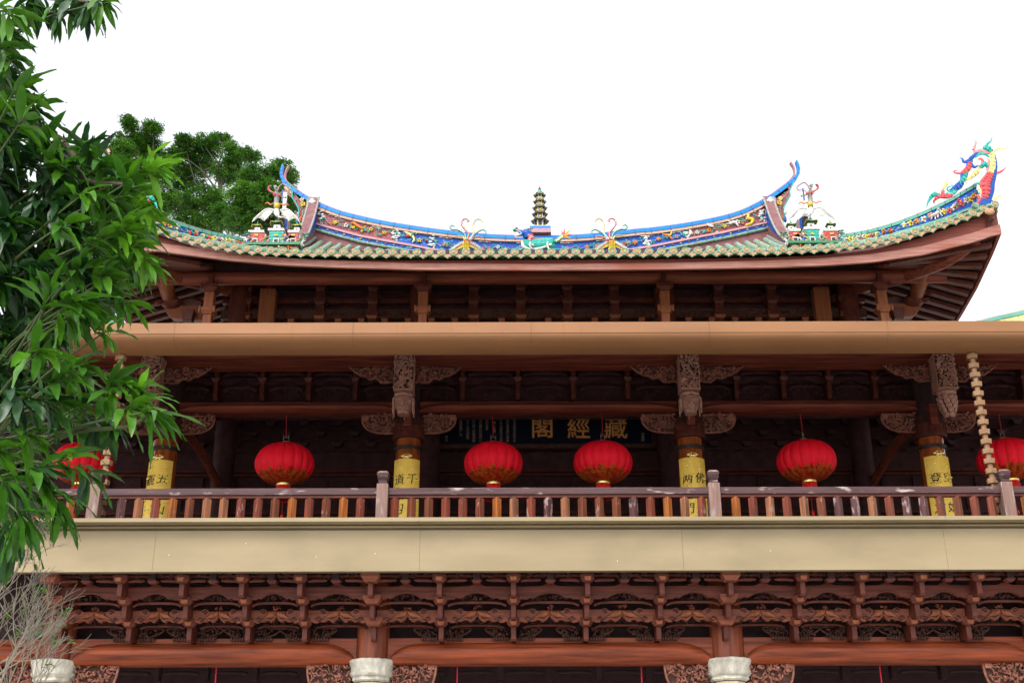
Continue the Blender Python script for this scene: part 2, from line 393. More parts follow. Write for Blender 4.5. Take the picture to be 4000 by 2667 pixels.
def cloud_poly(xa, xb, Y, pys):
    """the winged cloud board: pys(y_top, y_bottom, y_peak)"""
    n = 44; c = (xa + xb) / 2; h = (xb - xa) / 2; top = []; bot = []
    for i in range(n + 1):
        u = -1 + 2 * i / n; a = abs(u)
        zb = interp([(0, pys[2]), (.04, pys[2] + 8), (.12, pys[2] + 18), (.22, pys[2] + 24), (.30, pys[1] - 8), (.36, pys[1] - 9), (.44, pys[1] - 4), (.52, pys[1] - 2), (.62, pys[1] - 6), (.68, pys[1] + 1), (.80, pys[1] + 2), (.86, pys[1] - 3), (1, pys[1])], a)
        ztp = interp([(0, pys[0] + 4), (.1, pys[0] + 4), (.13, pys[0] + 7), (.40, pys[0] + 5), (.46, pys[0] - 3), (.60, pys[0] - 3), (.66, pys[0] + 1), (1, pys[0])], a)
        top.append(Vector((c + u * h, Y, ZA(ztp, Y)))); bot.append(Vector((c + u * h, Y, ZA(zb, Y))))
    return top, bot
def seg_between(i):
    xa, xb = PX[i], PX[i + 1]; c = (xa + xb) / 2; h = (xb - xa) / 2; wa = .1
    # lower cloud board with carved wings
    Y = 19.86; mb = MB(); top, bot = cloud_poly(xa + .05, xb - .05, Y, (2379, 2427, 2403)); mb.ribbon(top, bot, .07, W_LITE)
    zc = ZA(2402, Y); px2m = .0043
    for s_ in (-1, 1):
        for k in range(8):            # feathers fanning from the centre knot
            x0 = c + s_ * (.012 + .03 * k) ; u = k / 7
            pts = cr([(x0 * .6 + c * .4, Y - .012, ZA(2384, Y)), (c + s_ * h * (.05 + .24 * u), Y - .03, ZA(2392 + 2 * k * .6, Y)), (c + s_ * h * (.08 + .42 * u), Y - .014, ZA(2405 + 10 * u ** .5, Y))], 4)
            mb.tube(pts, [.008, .017, .008], W_ORG, 5)
            mb.tube([(p[0] + s_ * .014, p[1] - .004, p[2]) for p in pts], [.004, .008, .005], W_DARK, 4)
        for ux, vy, r in ((.60, 2418, .050), (.47, 2388, .042)):
            cx_, cz_ = c + s_ * h * ux, ZA(vy, Y)
            pts = [(cx_ + s_ * r * (1 - t / 12) * cos(t * .62), Y - .014, cz_ + r * (1 - t / 12) * sin(t * .62)) for t in range(11)]
            mb.tube(pts, .011, W_DARK, 5)
            pts = [(p[0], p[1] - .002, p[2] + .016) for p in pts]; mb.tube(pts, .008, W_LITE, 5)
        pts = cr([(c + s_ * h * .52, Y - .012, ZA(2424, Y)), (c + s_ * h * .35, Y - .02, ZA(2415, Y)), (c + s_ * h * .18, Y - .02, ZA(2418, Y)), (c + s_ * h * .03, Y - .012, ZA(2404, Y))], 5)
        mb.tube(pts, .012, W_LITE, 5)
        pts = [(p[0], p[1], p[2] + .022) for p in pts]; mb.tube(pts, .009, W_DARK, 5)
    carve(mb, lambda a, b: True, (c - .06, c + .06, ZA(2379, Y), ZA(2366, Y)), Y + .02, 7, .03, W_LITE, .04, i + 100)
    mb.build('cloud_board', hall, angle=50)
    # lower openwork, slim rail, beasts at the beam
    mb = MB(); Y2 = 20.12
    def arcrail(Yr, py, wfrac, dip, r, m, b):
        pts = []
        for k in range(15):
            u = -1 + 2 * k / 14
            pts.append((c + u * h * wfrac, Yr, ZA(py + dip * abs(u) ** 6, Yr)))
        b.tube(pts, r, m, 6)
    arcrail(Y2, 2441, .74, 9, .021, W_BRK, mb)
    mb.build('slim_rail', hall)
    mb = MB()
    Z0, Z1 = ZA(2439, Y2 + .1), ZA(2415, Y2 + .1)
    carve(mb, lambda a, b: abs(a - c) / (h * .7) < 1 - (b - Z0) / (Z1 - Z0) * .6, (c - h * .7, c + h * .7, Z0, Z1), Y2 + .1, 34, .035, W_CARVD, .06, i + 200)
    mb.build('openwork_panel', hall, angle=60)
    Y3 = 20.3
    for s_ in (-1, 1):
        mb = MB()
        bx = (xa if s_ < 0 else xb) - s_ * .02
        if (i if s_ < 0 else i + 1) in colidx: continue
        Z0, Z1 = ZA(2495, Y3), ZA(2450, Y3)
        pts = cr([(bx - s_ * .10, Y3, Z0 + .02), (bx - s_ * .26, Y3, Z0 + .05), (bx - s_ * .40, Y3, (Z0 + Z1) / 2 + .02), (bx - s_ * .44, Y3, Z1 - .01), (bx - s_ * .20, Y3, Z1)], 5)
        mb.tube(pts, .018, W_CARVD, 6)
        carve(mb, lambda a, b: True, (min(bx - s_ * .36, bx - s_ * .06), max(bx - s_ * .36, bx - s_ * .06), Z0 + .03, Z1 - .01), Y3, 26, .035, W_CARVD, .06, i * 3 + s_ + 300)
        for k in range(6): mb.ell((bx - s_ * (.08 + .045 * k), Y3 - .05, Z0), (.026, .03, .035), W_CARVD, 6, 4)
        mb.build('carved_beast', hall, angle=60)
    # upper board with the arched cut, slim rail
    Y = 19.5; mb = MB(); n = 36; top = []; bot = []
    for k in range(n + 1):
        u = -1 + 2 * k / n; a = abs(u)
        zb = interp([(0, 2313), (.15, 2315), (.3, 2321), (.45, 2332), (.52, 2336), (.56, 2331), (.60, 2330), (.64, 2338), (.72, 2337), (1, 2339)], a)
        ztp = interp([(0, 2278), (.1, 2279), (.2, 2286), (.25, 2288), (1, 2289)], a)
        top.append((c + u * (h - .04), Y, ZA(ztp, Y))); bot.append((c + u * (h - .04), Y, ZA(zb, Y)))
    mb.ribbon(top, bot, .07, W_ARCH); mb.ribbon([(p[0], p[1] - .012, p[2]) for p in [(q[0], q[1], q[2] + .018) for q in bot]], [(q[0], q[1] - .012, q[2]) for q in bot], .011, W_BRK)
    mb.build('arched_board', hall, angle=50)
    mb = MB(); Y4 = 19.68; arcrail(Y4, 2351, .80, 12, .023, W_BRK, mb); mb.build('slim_rail', hall)
    mb = MB(); Z0, Z1 = ZA(2343, Y4 + .05), ZA(2316, Y4 + .05)
    carve(mb, lambda a, b: abs((a - c) / (h * .5)) ** 2 + ((b - Z0) / (Z1 - Z0)) ** 2 < 1, (c - h * .5, c + h * .5, Z0, Z1), Y4 + .05, 30, .03, W_CARVD, .05, i + 400)
    mb.build('openwork_panel', hall, angle=60)
    # top row: two short rolls, a centre block and a carved strip
    Y5 = 19.3; mb = MB()
    for s_ in (-1, 1):
        pts = [(c + s_ * h * lerp(.26, .80, k / 8), Y5, ZA(2263 + 6 * max(0, (k / 8 - .7)) * 5 ** .5, Y5)) for k in range(9)]
        mb.tube(pts, [.02, .03, .03, .03, .02], W_BRK, 8)
    mb.frus(c, Y5, ZA(2276, Y5), ZA(2266, Y5), .10, .1, .17, .16, W_BRK); mb.box(c - .055, c + .055, Y5 - .1, Y5 + .1, ZA(2266, Y5) + .002, ZA(2240, Y5), W_DARK)
    mb.build('short_roll', hall)
    mb = MB()
    Z0, Z1 = ZA(2256, Y5 + .05), ZA(2234, Y5 + .05)
    carve(mb, lambda a, b: True, (c - h * .62, c + h * .62, Z0, Z1), Y5 + .02, 30, .032, W_CARVD, .04, i + 500)
    mb.bar((c - h * .9, Y5 + .02, ZA(2247, Y5)), (c + h * .9, Y5 + .02, ZA(2247, Y5)), .05, .03, W_BRK)
    mb.build('openwork_panel', hall, angle=60)
for i in range(len(PX) - 1): seg_between(i)

# dark boards behind the brackets, balcony floor, lower hall walls
mb = MB()
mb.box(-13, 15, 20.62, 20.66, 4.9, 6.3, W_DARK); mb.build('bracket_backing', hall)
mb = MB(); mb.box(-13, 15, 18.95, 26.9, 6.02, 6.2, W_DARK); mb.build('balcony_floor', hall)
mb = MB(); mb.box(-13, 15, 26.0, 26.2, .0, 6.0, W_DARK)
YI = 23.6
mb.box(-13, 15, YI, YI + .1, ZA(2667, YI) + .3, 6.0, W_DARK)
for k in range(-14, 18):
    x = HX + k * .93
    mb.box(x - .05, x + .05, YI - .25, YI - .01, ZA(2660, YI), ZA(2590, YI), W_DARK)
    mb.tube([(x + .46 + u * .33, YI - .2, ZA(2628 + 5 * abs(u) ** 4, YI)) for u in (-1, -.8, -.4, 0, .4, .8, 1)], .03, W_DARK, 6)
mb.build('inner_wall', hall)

# --- balcony fascia of painted sheet in long panels
def z_(py, Y): return ZA(py, Y)
edges = [XA(p, 2150, 18.9) for p in (-430, 603, 1640, 2667, 3695, 4720)]
pan0, pan1 = z_(2228, 18.9), z_(2068, 18.9)
for a, b in zip(edges, edges[1:]):
    mb = MB(); mb.box(a + .0012, b - .0012, 18.9, 18.96, pan0, pan1, FASC); mb.build('fascia_panel', hall, bevel=.002)
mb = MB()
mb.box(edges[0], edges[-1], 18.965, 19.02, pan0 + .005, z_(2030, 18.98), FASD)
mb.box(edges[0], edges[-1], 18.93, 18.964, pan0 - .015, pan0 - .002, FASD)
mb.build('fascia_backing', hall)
mb = MB()
lip0, lip1 = z_(2033, 18.7), z_(2018, 18.7)
q = [(19.3, lip1 + .01), (18.7, lip1), (18.7, lip0), (18.99, lip0 + .004), (18.99, z_(2049, 18.99))]
for k in range(7):
    a = pi / 2 + pi * k / 6
    q.append((18.96 + .055 * cos(a), lerp(z_(2058, 18.9), z_(2047, 18.9), .5) + .03 * sin(a)))
q += [(18.99, pan1 + .004), (19.05, pan1 + .004), (19.05, lip0), (19.3, lip0)]
for a, b in zip(edges, edges[1:]): mb.xprism(q, a + .0015, b - .0015, FASC)
mb.build('fascia_moulding', hall, angle=25)

for px, py in ((1235, 2174), (1465, 2161), (660, 2167), (2412, 2190), (3010, 2150), (960, 2122)):
    mb = MB(); mb.ell(P(px, py, 18.897), (.007, .003, .012), C_['white'], 6, 4); mb.build('white_fleck', hall)
# --- upper gallery: varnished columns, collars, tie beams
YU = 23.86
up_px = [645, 1596, 2693, 3640]
UX = [XA(p, 1720, YU) for p in up_px]; UX[0] = XA(652, 1700, YU); UX[3] = XA(3632, 1700, YU)
Mid = (UX[1] + UX[2]) / 2
UXs = [UX[0] - 5.2] + UX + [UX[3] + 5.2]
zcap = ZA(1700, YU - .3)
for i, cx in enumerate(UXs):
    mb = MB(); mb.lathe(cx, YU, [(.27, 6.2), (.272, 8.4), (.262, zcap)], W_VARN, 40); col = mb.build('varnished_column', hall)
    mb = MB(); zb = ZA(1742, YU - .27)
    mb.lathe(cx, YU, [(.266, zb - .03), (.285, zb - .03), (.285, zb + .03), (.266, zb + .03)], IRON, 40, cap=False)
    for k in range(40):
        a = 2 * pi * k / 40
        for dz in (-.036, .036): mb.ell((cx + .287 * cos(a), YU + .287 * sin(a), zb + dz), (.013, .013, .013), IRON, 5, 3)
    mb.build('iron_band', col)
    mb = MB(); z = zcap
    mb.lathe(cx, YU, [(.262, z - .02), (.33, z - .01), (.338, z + .05), (.325, z + .10), (.325, z + .27), (.31, z + .30)], W_BRK, 40)
    for k in range(18):
        a = 2 * pi * k / 18; c_, s_ = cos(a), sin(a)
        mb.bar((cx + .322 * c_, YU + .322 * s_, z + .12), (cx + .322 * c_, YU + .322 * s_, z + .25), .09, .022, W_BRK, up=(c_, s_, 0))
    for k in range(56):
        a = 2 * pi * k / 56; mb.bar((cx + .29 * cos(a), YU + .29 * sin(a), z + .28), (cx + .30 * cos(a), YU + .30 * sin(a), z + .46), .012, .012, W_CARVD)
    mb.build('carved_collar', col)
    mb = MB(); mb.box(cx - .08, cx + .08, YU - .42, YU - .2, z + .18, z + .62, W_RED); mb.lathe(cx, YU, [(.25, z + .3), (.25, 11.7)], W_DARK, 20); mb.build('column_neck', hall)
zb0, zb1 = ZA(1628, YU + .17), ZA(1568, YU - .1)
for a, b in zip(UXs, UXs[1:]):
    round_beam(a + .18, b - .18, YU - .22, zb0, zb1, W_RED, 'tie_beam', endw=.7)
for i, cx in enumerate(UXs):
    for s_ in (-1, 1):
        quarter_bracket(cx + s_ * .30, s_, YU - .05, ZA(1624, YU), .68, .40, W_CARV, 700 + i * 2 + s_)

# bracket frieze above the tie beams
YF = 24.1
zf0, zf1 = ZA(1566, YF), ZA(1425, YF)
mb = MB(); mb.box(-13, 15, YF + .28, YF + .33, zf0 - .3, 11.9, W_WALL); mb.build('frieze_backing', hall)
strips = [(0, (640, 850, 1030, 1210, 1392)), (1, (1600, 1808, 2023, 2238, 2450)), (2, (2690, 2872, 3055, 3232, 3410))]
SX = []
for _, s_ in strips: SX += [XA(p, 1500, YF) for p in s_]
SX = sorted(SX + [XA(p, 1500, YF) for p in (-100, 90, 270, 455, 3640, 3810, 3990, 4170)])
colX = UXs
for i, x in enumerate(SX):
    if min(abs(x - c) for c in colX) < .3: continue
    mb = MB(); zm = ZA(1492, YF)
    mb.xprism([(YF + .2, zf0 + .01), (YF - .05, zf0 + .01), (YF - .14, zf0 + .12), (YF - .14, zm - .08), (YF - .2, zm - .02), (YF - .2, zf1), (YF + .2, zf1)], x - .045, x + .045, W_BRK)
    mb.frus(x, YF - .14, zm - .06, zm + .03, .11, .12, .19, .2, W_BRK); mb.frus(x, YF - .2, zf1 - .12, zf1 - .02, .1, .1, .2, .2, W_BRK)
    mb.build('frieze_bracket', hall, bevel=.005)
for i, (a, b) in enumerate(zip(SX, SX[1:])):
    c = (a + b) / 2; h = (b - a) / 2; mb = MB()
    def rail(py, wf, dip, r, Yr):
        mb.tube([(c + u * h * wf, Yr, ZA(py + dip * abs(u) ** 5, Yr)) for u in [-1 + k / 6 for k in range(13)]], r, W_WALL, 6)
    rail(1512, .72, 12, .035, YF); rail(1458, .8, 8, .04, YF)
    mb.frus(c, YF, ZA(1452, YF), ZA(1437, YF), .1, .1, .2, .18, W_BRK)
    top = []; bot = []
    for k in range(21):
        u = -1 + k / 10; top.append((c + u * h, YF + .06, ZA(1468, YF))); bot.append((c + u * h, YF + .06, ZA(interp([(0, 1480), (.25, 1483), (.5, 1496), (1, 1497)], abs(u)), YF)))
    mb.ribbon(top, bot, .05, W_WALL)
    Z0, Z1 = ZA(1550, YF), ZA(1515, YF)
    carve(mb, lambda p, q: True, (c - h * .7, c + h * .7, Z0, Z1), YF + .05, 24, .04, W_WALL, .05, i + 900)
    mb.build('frieze_panel', hall, angle=50)

# --- architrave, carved wings and hanging pendants in front of the columns
YP = 23.1
mb = MB(); za, zb = ZA(1433, YP - .1), ZA(1398, YP - .1)
mb.box(-13, 15, YP - .1, YP + .12, za, zb, W_RED); mb.bar((-13, YP - .13, za + .02), (15, YP - .13, za + .02), .06, .03, W_RED)
mb.tube([(-13, YP, zb + .17), (15, YP, zb + .17)], .19, W_RED, 20); mb.build('architrave', hall)
pen_px = [(597, 1480), (1581, 1480), (2688, 1480), (3682, 1470)]
PXs = [XA(a, b, YP - .25) for a, b in pen_px]
def wing(cx, side, seed):
    Y = YP - .16; n = 30; wd = .98; top = []; bot = []; zt_ = ZA(1434, Y)
    for k in range(n + 1):
        u = k / n
        d = interp([(0, 62), (.06, 62), (.1, 58), (.15, 62), (.32, 62), (.36, 54), (.40, 46), (.46, 45), (.52, 50), (.58, 47), (.62, 38), (.68, 36), (.74, 36), (.78, 28), (.86, 22), (.92, 12), (1, 1)], u)
        top.append(Vector((cx + side * (.18 + u * wd), Y, zt_))); bot.append(Vector((cx + side * (.18 + u * wd), Y, ZA(1434 + d, Y))))
    mb = MB(); mb.ribbon(top, bot, .06, W_CARVD)
    mb.tube([p + Vector((0, -.01, .012)) for p in bot], .018, W_CARV, 6)
    def ins(px, pz):
        u = (px - cx) * side; u = (u - .18) / wd
        if not 0 < u < .97: return False
        return pz > interp([(q[0], q[1]) for q in sorted(((b_.x - cx) * side, b_.z) for b_ in bot)], (px - cx) * side) + .03
    carve(mb, ins, (min(top[0].x, top[-1].x), max(top[0].x, top[-1].x), bot[4].z, zt_), Y, 110, .038, W_CARV, .02, seed)
    return mb.build('carved_wing', hall, angle=60)
for i, cx in enumerate([PXs[0] - 5.2] + PXs + [PXs[3] + 5.2]):
    for s_ in (-1, 1): wing(cx, s_, 1200 + 2 * i + s_)
def pendant(cx, kind, seed):
    Y = YP - .3
    z0, z1 = ZA(1517, Y - .2), ZA(1382, Y - .2); mb = MB(); hw = .19
    mb.box(cx - hw, cx + hw, Y - .14, Y + .2, z0, z1, W_CARVD)
    for sx in (-1, 1): mb.box(cx + sx * hw, cx + sx * (hw + .012), Y - .16, Y + .2, z0, z1, W_PEND)
    carve(mb, lambda a, b: True, (cx - hw + .01, cx + hw - .01, z0 + .02, z1), Y - .15, 170, .045, W_PEND, .08, seed)
    mb.box(cx - hw - .01, cx + hw + .01, Y - .2, Y + .2, z0 - .015, z0 + .015, W_PEND)
    p = mb.build('hanging_pendant', hall, angle=60)
    mb = MB(); zt2 = z0 - .02
    if kind == 'lantern':
        zr = ZA(1545, Y - .2); zl = ZA(1600, Y - .15)
        mb.lathe(cx, Y, [(.17, zt2), (.215, zt2 - .05), (.20, zr + .04), (.235, zr), (.235, zr - .03), (.20, zr - .05)], W_PEND, 6, pi / 6)
        mb.lathe(cx, Y, [(.20, zr - .05), (.165, zl + .05), (.15, zl + .03)], W_PEND, 6, pi / 6)
        mb.lathe(cx, Y, [(.10, zl + .06), (.13, zl + .02), (.115, zl - .03), (.125, zl - .05), (.09, zl - .055)], W_PEND, 20)
        for k in range(6):
            a = pi / 6 + k * pi / 3; x_, y_ = cx + .232 * cos(a), Y + .232 * sin(a)
            mb.box(x_ - .016, x_ + .016, y_ - .016, y_ + .016, zr - .28, zr - .03, W_PEND)
            mb.box(x_ - .011, x_ + .011, y_ - .011, y_ + .011, zr - .34, zr - .282, W_PEND)
            am = a + pi / 6; R_ = .168; fx, fy = cx + R_ * cos(am), Y + R_ * sin(am); tx, ty = -sin(am), cos(am)
            for uu in (-1, 1): mb.bar((fx + tx * .045 * uu, fy + ty * .045 * uu, zl + .09), (fx + tx * .045 * uu * 1.1, fy + ty * .045 * uu * 1.1, zr - .07), .012, .012, W_PEND)
            carve(mb, lambda q, r: True, (fx - .035, fx + .035, zl + .10, zr - .08), fy - .005, 8, .018, W_PEND, .01, seed + k)
            for q in range(5):
                t = (q - 2) / 5 * .22
                mb.ell((cx + .205 * cos(am) + tx * t, Y + .205 * sin(am) + ty * t, zr - .02), (.018, .018, .026), W_PEND, 5, 4)
    else:
        zc = ZA(1572, Y - .2)
        mb.lathe(cx, Y, [(.17, zt2), (.2, zt2 - .04), (.16, zt2 - .09), (.14, zt2 - .12)], W_PEND, 16)
        mb.ell((cx, Y, zc - .02), (.16, .16, .22), W_CARVD, 12, 8)
        for r_ in range(5):
            nn = 9 - r_; zz = zc + .12 - r_ * .085; rad = .19 * math.sqrt(max(.08, 1 - ((zz - zc) / .30) ** 2)) * (1 - .08 * r_)
            for k in range(nn):
                a = 2 * pi * (k + .5 * (r_ % 2)) / nn
                mb.ell((cx + rad * cos(a), Y + rad * sin(a), zz), (.062, .028, .068), W_PEND, 8, 5, Matrix.Rotation(a + pi / 2, 3, 'Z') @ Matrix.Rotation(.35, 3, 'X'))
        mb.lathe(cx, Y, [(.05, zc - .33), (.08, zc - .28), (.07, zc - .2)], W_CARVD, 12)
    mb.build('pendant_' + ('lantern' if kind == 'lantern' else 'lotus'), p, angle=50)
pendant(PXs[0], 'lotus', 51); pendant(PXs[1], 'lantern', 52); pendant(PXs[2], 'lantern', 53); pendant(PXs[3], 'lotus', 54)

# --- big copper gutter
YG = 18.95
gz0, gz1, gz2 = ZA(1257, YG), ZA(1299, YG), ZA(1357, YG + .24)
gx = [XA(p, 1300, YG) for p in (-715, -18, 680, 1378, 2075, 2772, 3470, 4168, 4866)]
q = [(YG + .05, gz0), (YG, gz0 - .004), (YG, gz1), (YG + .012, gz1 - .008)]
for k in range(1, 11):
    a = k / 10 * pi / 2
    q.append((YG + .012 + .24 * (k / 10) ** 2.2, gz1 - .01 - (gz1 - .01 - gz2) * (k / 10) ** .95))
q += [(YG + .45, gz2 - .025), (YG + .5, gz2 - .025), (YG + .5, gz2 + .1), (YG + .5, gz0 - .1), (YG + .05, gz0 - .1)]
mb = MB()
for a, b in zip(gx, gx[1:]): mb.xprism(q, a + .001, b - .001, GUT)
mb.build('copper_gutter', hall, angle=25)
for x in gx[1:-1]:
    mb = MB(); mb.xprism([(a - .003, b) for a, b in q[1:14]] + [(a + .01, b) for a, b in reversed(q[1:14])], x - .005, x + .005, GSTN); mb.build('gutter_seam', hall, smooth=False)
# soffit behind the gutter, ceiling and walls of the gallery
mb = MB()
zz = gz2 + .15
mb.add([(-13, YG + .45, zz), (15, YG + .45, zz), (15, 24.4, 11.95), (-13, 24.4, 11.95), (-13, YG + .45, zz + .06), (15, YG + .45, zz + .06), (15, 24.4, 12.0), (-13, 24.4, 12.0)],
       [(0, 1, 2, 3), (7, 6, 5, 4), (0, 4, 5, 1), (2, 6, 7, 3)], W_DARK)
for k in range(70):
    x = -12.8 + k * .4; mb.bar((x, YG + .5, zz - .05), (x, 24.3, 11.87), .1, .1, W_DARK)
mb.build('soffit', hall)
mb = MB()
YW = 27.0
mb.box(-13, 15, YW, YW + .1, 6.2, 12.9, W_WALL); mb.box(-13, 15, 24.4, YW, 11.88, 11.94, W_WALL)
for py in (1840, 1856, 2003): mb.bar((-13, YW - .04, ZA(py, YW)), (15, YW - .04, ZA(py, YW)), .08, .06, W_BRK)
for k in range(-16, 17):
    x = HX + k * .72; mb.box(x - .04, x + .04, YW - .06, YW - .01, 6.2, ZA(1866, YW), W_WALL)
    mb.box(x - .3, x + .3, YW - .05, YW - .01, ZA(2000, YW), ZA(1950, YW), W_WALL)
for r_, py in enumerate((1668, 1708, 1750)):
    for k in range(-16, 17):
        x = HX + (k + .5 * (r_ % 2)) * .8; mb.frus(x, YW - .12, ZA(py, YW), ZA(py - 14, YW), .12, .12, .26, .22, W_WALL)
        mb.tube([(x + u * .32, YW - .1, ZA(py + 16 - 5 * (1 - u * u), YW)) for u in (-1, -.5, 0, .5, 1)], .035, W_WALL, 6)
mb.build('gallery_wall', hall)
for cx in (UX[1] + .25, UX[2] - .1, UX[0] + .6, UX[3] - .7):
    mb = MB(); mb.lathe(cx + (-.3 if cx < HX else .3) * 0, 26.4, [(.25, 6.2), (.25, 11.8)], W_WALL, 20); mb.build('inner_column', hall)
for cx, s_ in ((UX[0], 1), (UX[3], -1)):      # curved braces running inwards
    mb = MB(); mb.tube(cr([(cx + s_ * .15, YU + .3, ZA(1650, YU)), (cx + s_ * .35, 25.0, ZA(1740, 25)), (cx + s_ * .6, 26.3, ZA(1900, 26.3))], 6), [.12, .1, .1], W_RED, 8); mb.build('curved_brace', hall)

# --- lower roof between gutter and upper storey
mb = MB(); n = 8; rows = []
for i in range(n + 1):
    t = i / n; y = lerp(19.42, 27.4, t); z = gz0 - .17 + 3.34 * t; rows.append((y, z))
mb.xprism([(y, z) for y, z in rows] + [(y, z - .12) for y, z in reversed(rows)], -12.5, 14, T_RED)
mb.build('lower_roof', hall)
mb = MB()
k = 0
while -12.4 + k * .29 < 14:
    x = -12.4 + k * .29; mb.tube([(x, y + .3 * (y < 19.2), z + .03) for y, z in rows], .075, T_GRN, 6); k += 1
mb.build('lower_roof_tiles', hall)
for mir in (0, 1):
    c = HX + .03
    mb = MB(); Yh = 21.0
    top = [P(3700, 1285, 21.6), P(3860, 1243, 21.2), P(3930, 1227, 21), P(4000, 1211, 20.8), P(4150, 1170, 20.4), P(4350, 1100, 20)]
    top = cr(top, 4)
    mb.ribbon(top, [p - Vector((0, 0, .075)) for p in top], .25, R_TEAL)
    mb.ribbon([p + Vector((0, .05, .03)) for p in top], [p + Vector((0, .05, .001)) for p in top], .2, R_PIN)
    mb.ribbon([p + Vector((0, .02, -.075)) for p in top], [p + Vector((0, .02, -.22)) for p in top], .2, C_['lemon'])
    if mir: mb.mirror(c)
    mb.build('lower_hip_ridge', hall)
# ------------------------------------------------------------ upper storey under the great roof
TX = .76                          # axis of the top storey
YQ = 26.2
pz0 = ZA(1101, YQ - .1); pz1 = ZA(1062, YQ - .1)
mb = MB(); xa, xb = XA(565, 1080, YQ), XA(3690, 1080, YQ)
mb.tube([(xa, YQ, (pz0 + pz1) / 2 + .03), (xb, YQ, (pz0 + pz1) / 2 + .03)], .17, W_RED, 20); mb.box(xa + .3, xb - .3, YQ - .06, YQ + .06, pz1, pz1 + .3, W_DARK)
mb.build('eave_purlin', hall)
tp_px = [826, 1655, 2592, 3435]
TPX = [XA(p, 1160, YQ) for p in tp_px]
mb_ = None
for cx in TPX:
    mb = MB(); Y = YQ - .12
    zA_, zB_, zC_, zD_ = ZA(1078, Y), ZA(1128, Y), ZA(1212, Y), ZA(1265, Y)
    mb.box(cx - .06, cx + .06, Y - .12, Y + .1, zB_ + .05, zA_ + .05, W_BRK)
    mb.frus(cx, Y, zB_ - .10, zB_ - .02, .22, .24, .36, .38, W_BRK); mb.box(cx - .18, cx + .18, Y - .19, Y + .19, zB_ - .019, zB_ + .08, W_BRK)
    mb.box(cx - .115, cx + .115, Y - .1, Y + .12, zC_, zB_ - .1, W_ORG)
    mb.frus(cx, Y, zC_ - .12, zC_ - .04, .22, .24, .30, .34, W_ORG); mb.box(cx - .17, cx + .17, Y - .17, Y + .17, zC_ - .039, zC_ + .05, W_ORG)
    for s_ in (-1, 1): mb.tube([(cx + s_ * .17, Y - .17, zC_ - .1), (cx + s_ * .17, Y - .17, zC_ + .06)], .03, W_ORG, 8); mb.tube([(cx + s_ * .18, Y - .19, zB_ - .05), (cx + s_ * .18, Y - .19, zB_ + .08)], .03, W_BRK, 8)
    mb.box(cx - .10, cx + .10, Y - .1, Y + .12, zD_ - .4, zC_ - .12, W_ORG)
    mb.build('eave_bracket', hall, bevel=.008, angle=30)
YV = 27.6
wall_x0, wall_x1 = TPX[0] - .1, TPX[3] + .1
mb = MB(); mb.box(wall_x0, wall_x1, YV + .3, 33.5, 11.5, 16.2, W_WALL)
mb.build('upper_wall', hall)
for cx in [c + (.35 if c < TX else -.35) * (1 if i in (0, 3) else -.6) for i, c in enumerate(TPX)]:
    mb = MB(); mb.lathe(cx, YV, [(.26, 12), (.26, ZA(1130, YV)), (.2, ZA(1120, YV))], W_BRK, 24); mb.build('upper_column', hall)
for p in (1044, 3212):
    mb = MB(); x = XA(p, 1190, YV - .3); zc = ZA(1128, YV - .3)
    mb.box(x - .20, x + .20, YV - .35, YV - .1, 12, zc, W_ORG)
    for k in range(6): mb.ell((x - .17 + .068 * k, YV - .36, zc - .01), (.035, .03, .02), W_ORG, 6, 4)
    mb.box(x - .07, x + .07, YV - .3, YV - .15, zc, zc + .25, W_BRK); mb.build('square_pillar', hall, bevel=.01)
# bracket rows on the upper wall
blk = [1852, 2034, 2216, 2398, 2804, 3011, 1255, 1459]
for p in blk + [1058 - 90, 3290]:
    mb = MB(); Y = YV + .1
    x = XA(p, 1190, Y)
    for py, w_ in ((1136, .24), (1188, .26), (1243, .27)):
        z = ZA(py, Y)
        mb.frus(x, Y - .1, z - .10, z - .02, w_ * .72, .26, w_ * 1.12, .34, W_BRK if py < 1240 else W_ORG); mb.box(x - w_ * .6, x + w_ * .6, Y - .29, Y + .1, z - .019, z + .07, W_BRK)
        mb.box(x - w_ * .42, x + w_ * .42, Y - .2, Y + .1, z + .07, z + .32, W_BRK)
    for s_ in (-1, 1):
        mb.tube(cr([(x + s_ * .1, Y - .05, ZA(1160, Y)), (x + s_ * .30, Y - .05, ZA(1172, Y)), (x + s_ * .55, Y - .05, ZA(1176, Y))], 4), [.07, .06, .05], W_WALL, 6)
    mb.build('wall_bracket', hall, bevel=.006)
mb = MB()
mb.box(wall_x0, wall_x1, YV + .02, YV + .15, ZA(1180, YV), ZA(1163, YV), W_BRK)
mb.box(wall_x0, wall_x1, YV - .02, YV + .12, ZA(1243, YV), ZA(1207, YV), W_CARVD)
mb.box(wall_x0, wall_x1, YV + .05, YV + .2, ZA(1120, YV), ZA(1106, YV), W_DARK)
mb.build('wall_beam', hall)
k = 0
for p in range(1140, 3160, 91):
    if min(abs(p - q) for q in blk + [1655, 2592, 1044, 3212]) < 26: continue
    mb = MB(); Y = YV - .05; x = XA(p, 1245, Y); z0, z1 = ZA(1252, Y), ZA(1212, Y); k += 1
    mb.bar((x - .22, Y - .03, z0 + .08), (x + .22, Y - .03, z0 + .08), .08, .04, W_BRK)
    carve(mb, lambda a, b: True, (x - .26, x + .26, z0 + .12, z1), Y, 22, .035, W_CARVD, .04, 1500 + k)
    mb.frus(x + .001, Y - .05, z0 - .1, z0 + .02, .12, .12, .17, .16, W_ORG)
    mb.build('wall_frieze', hall, angle=60)

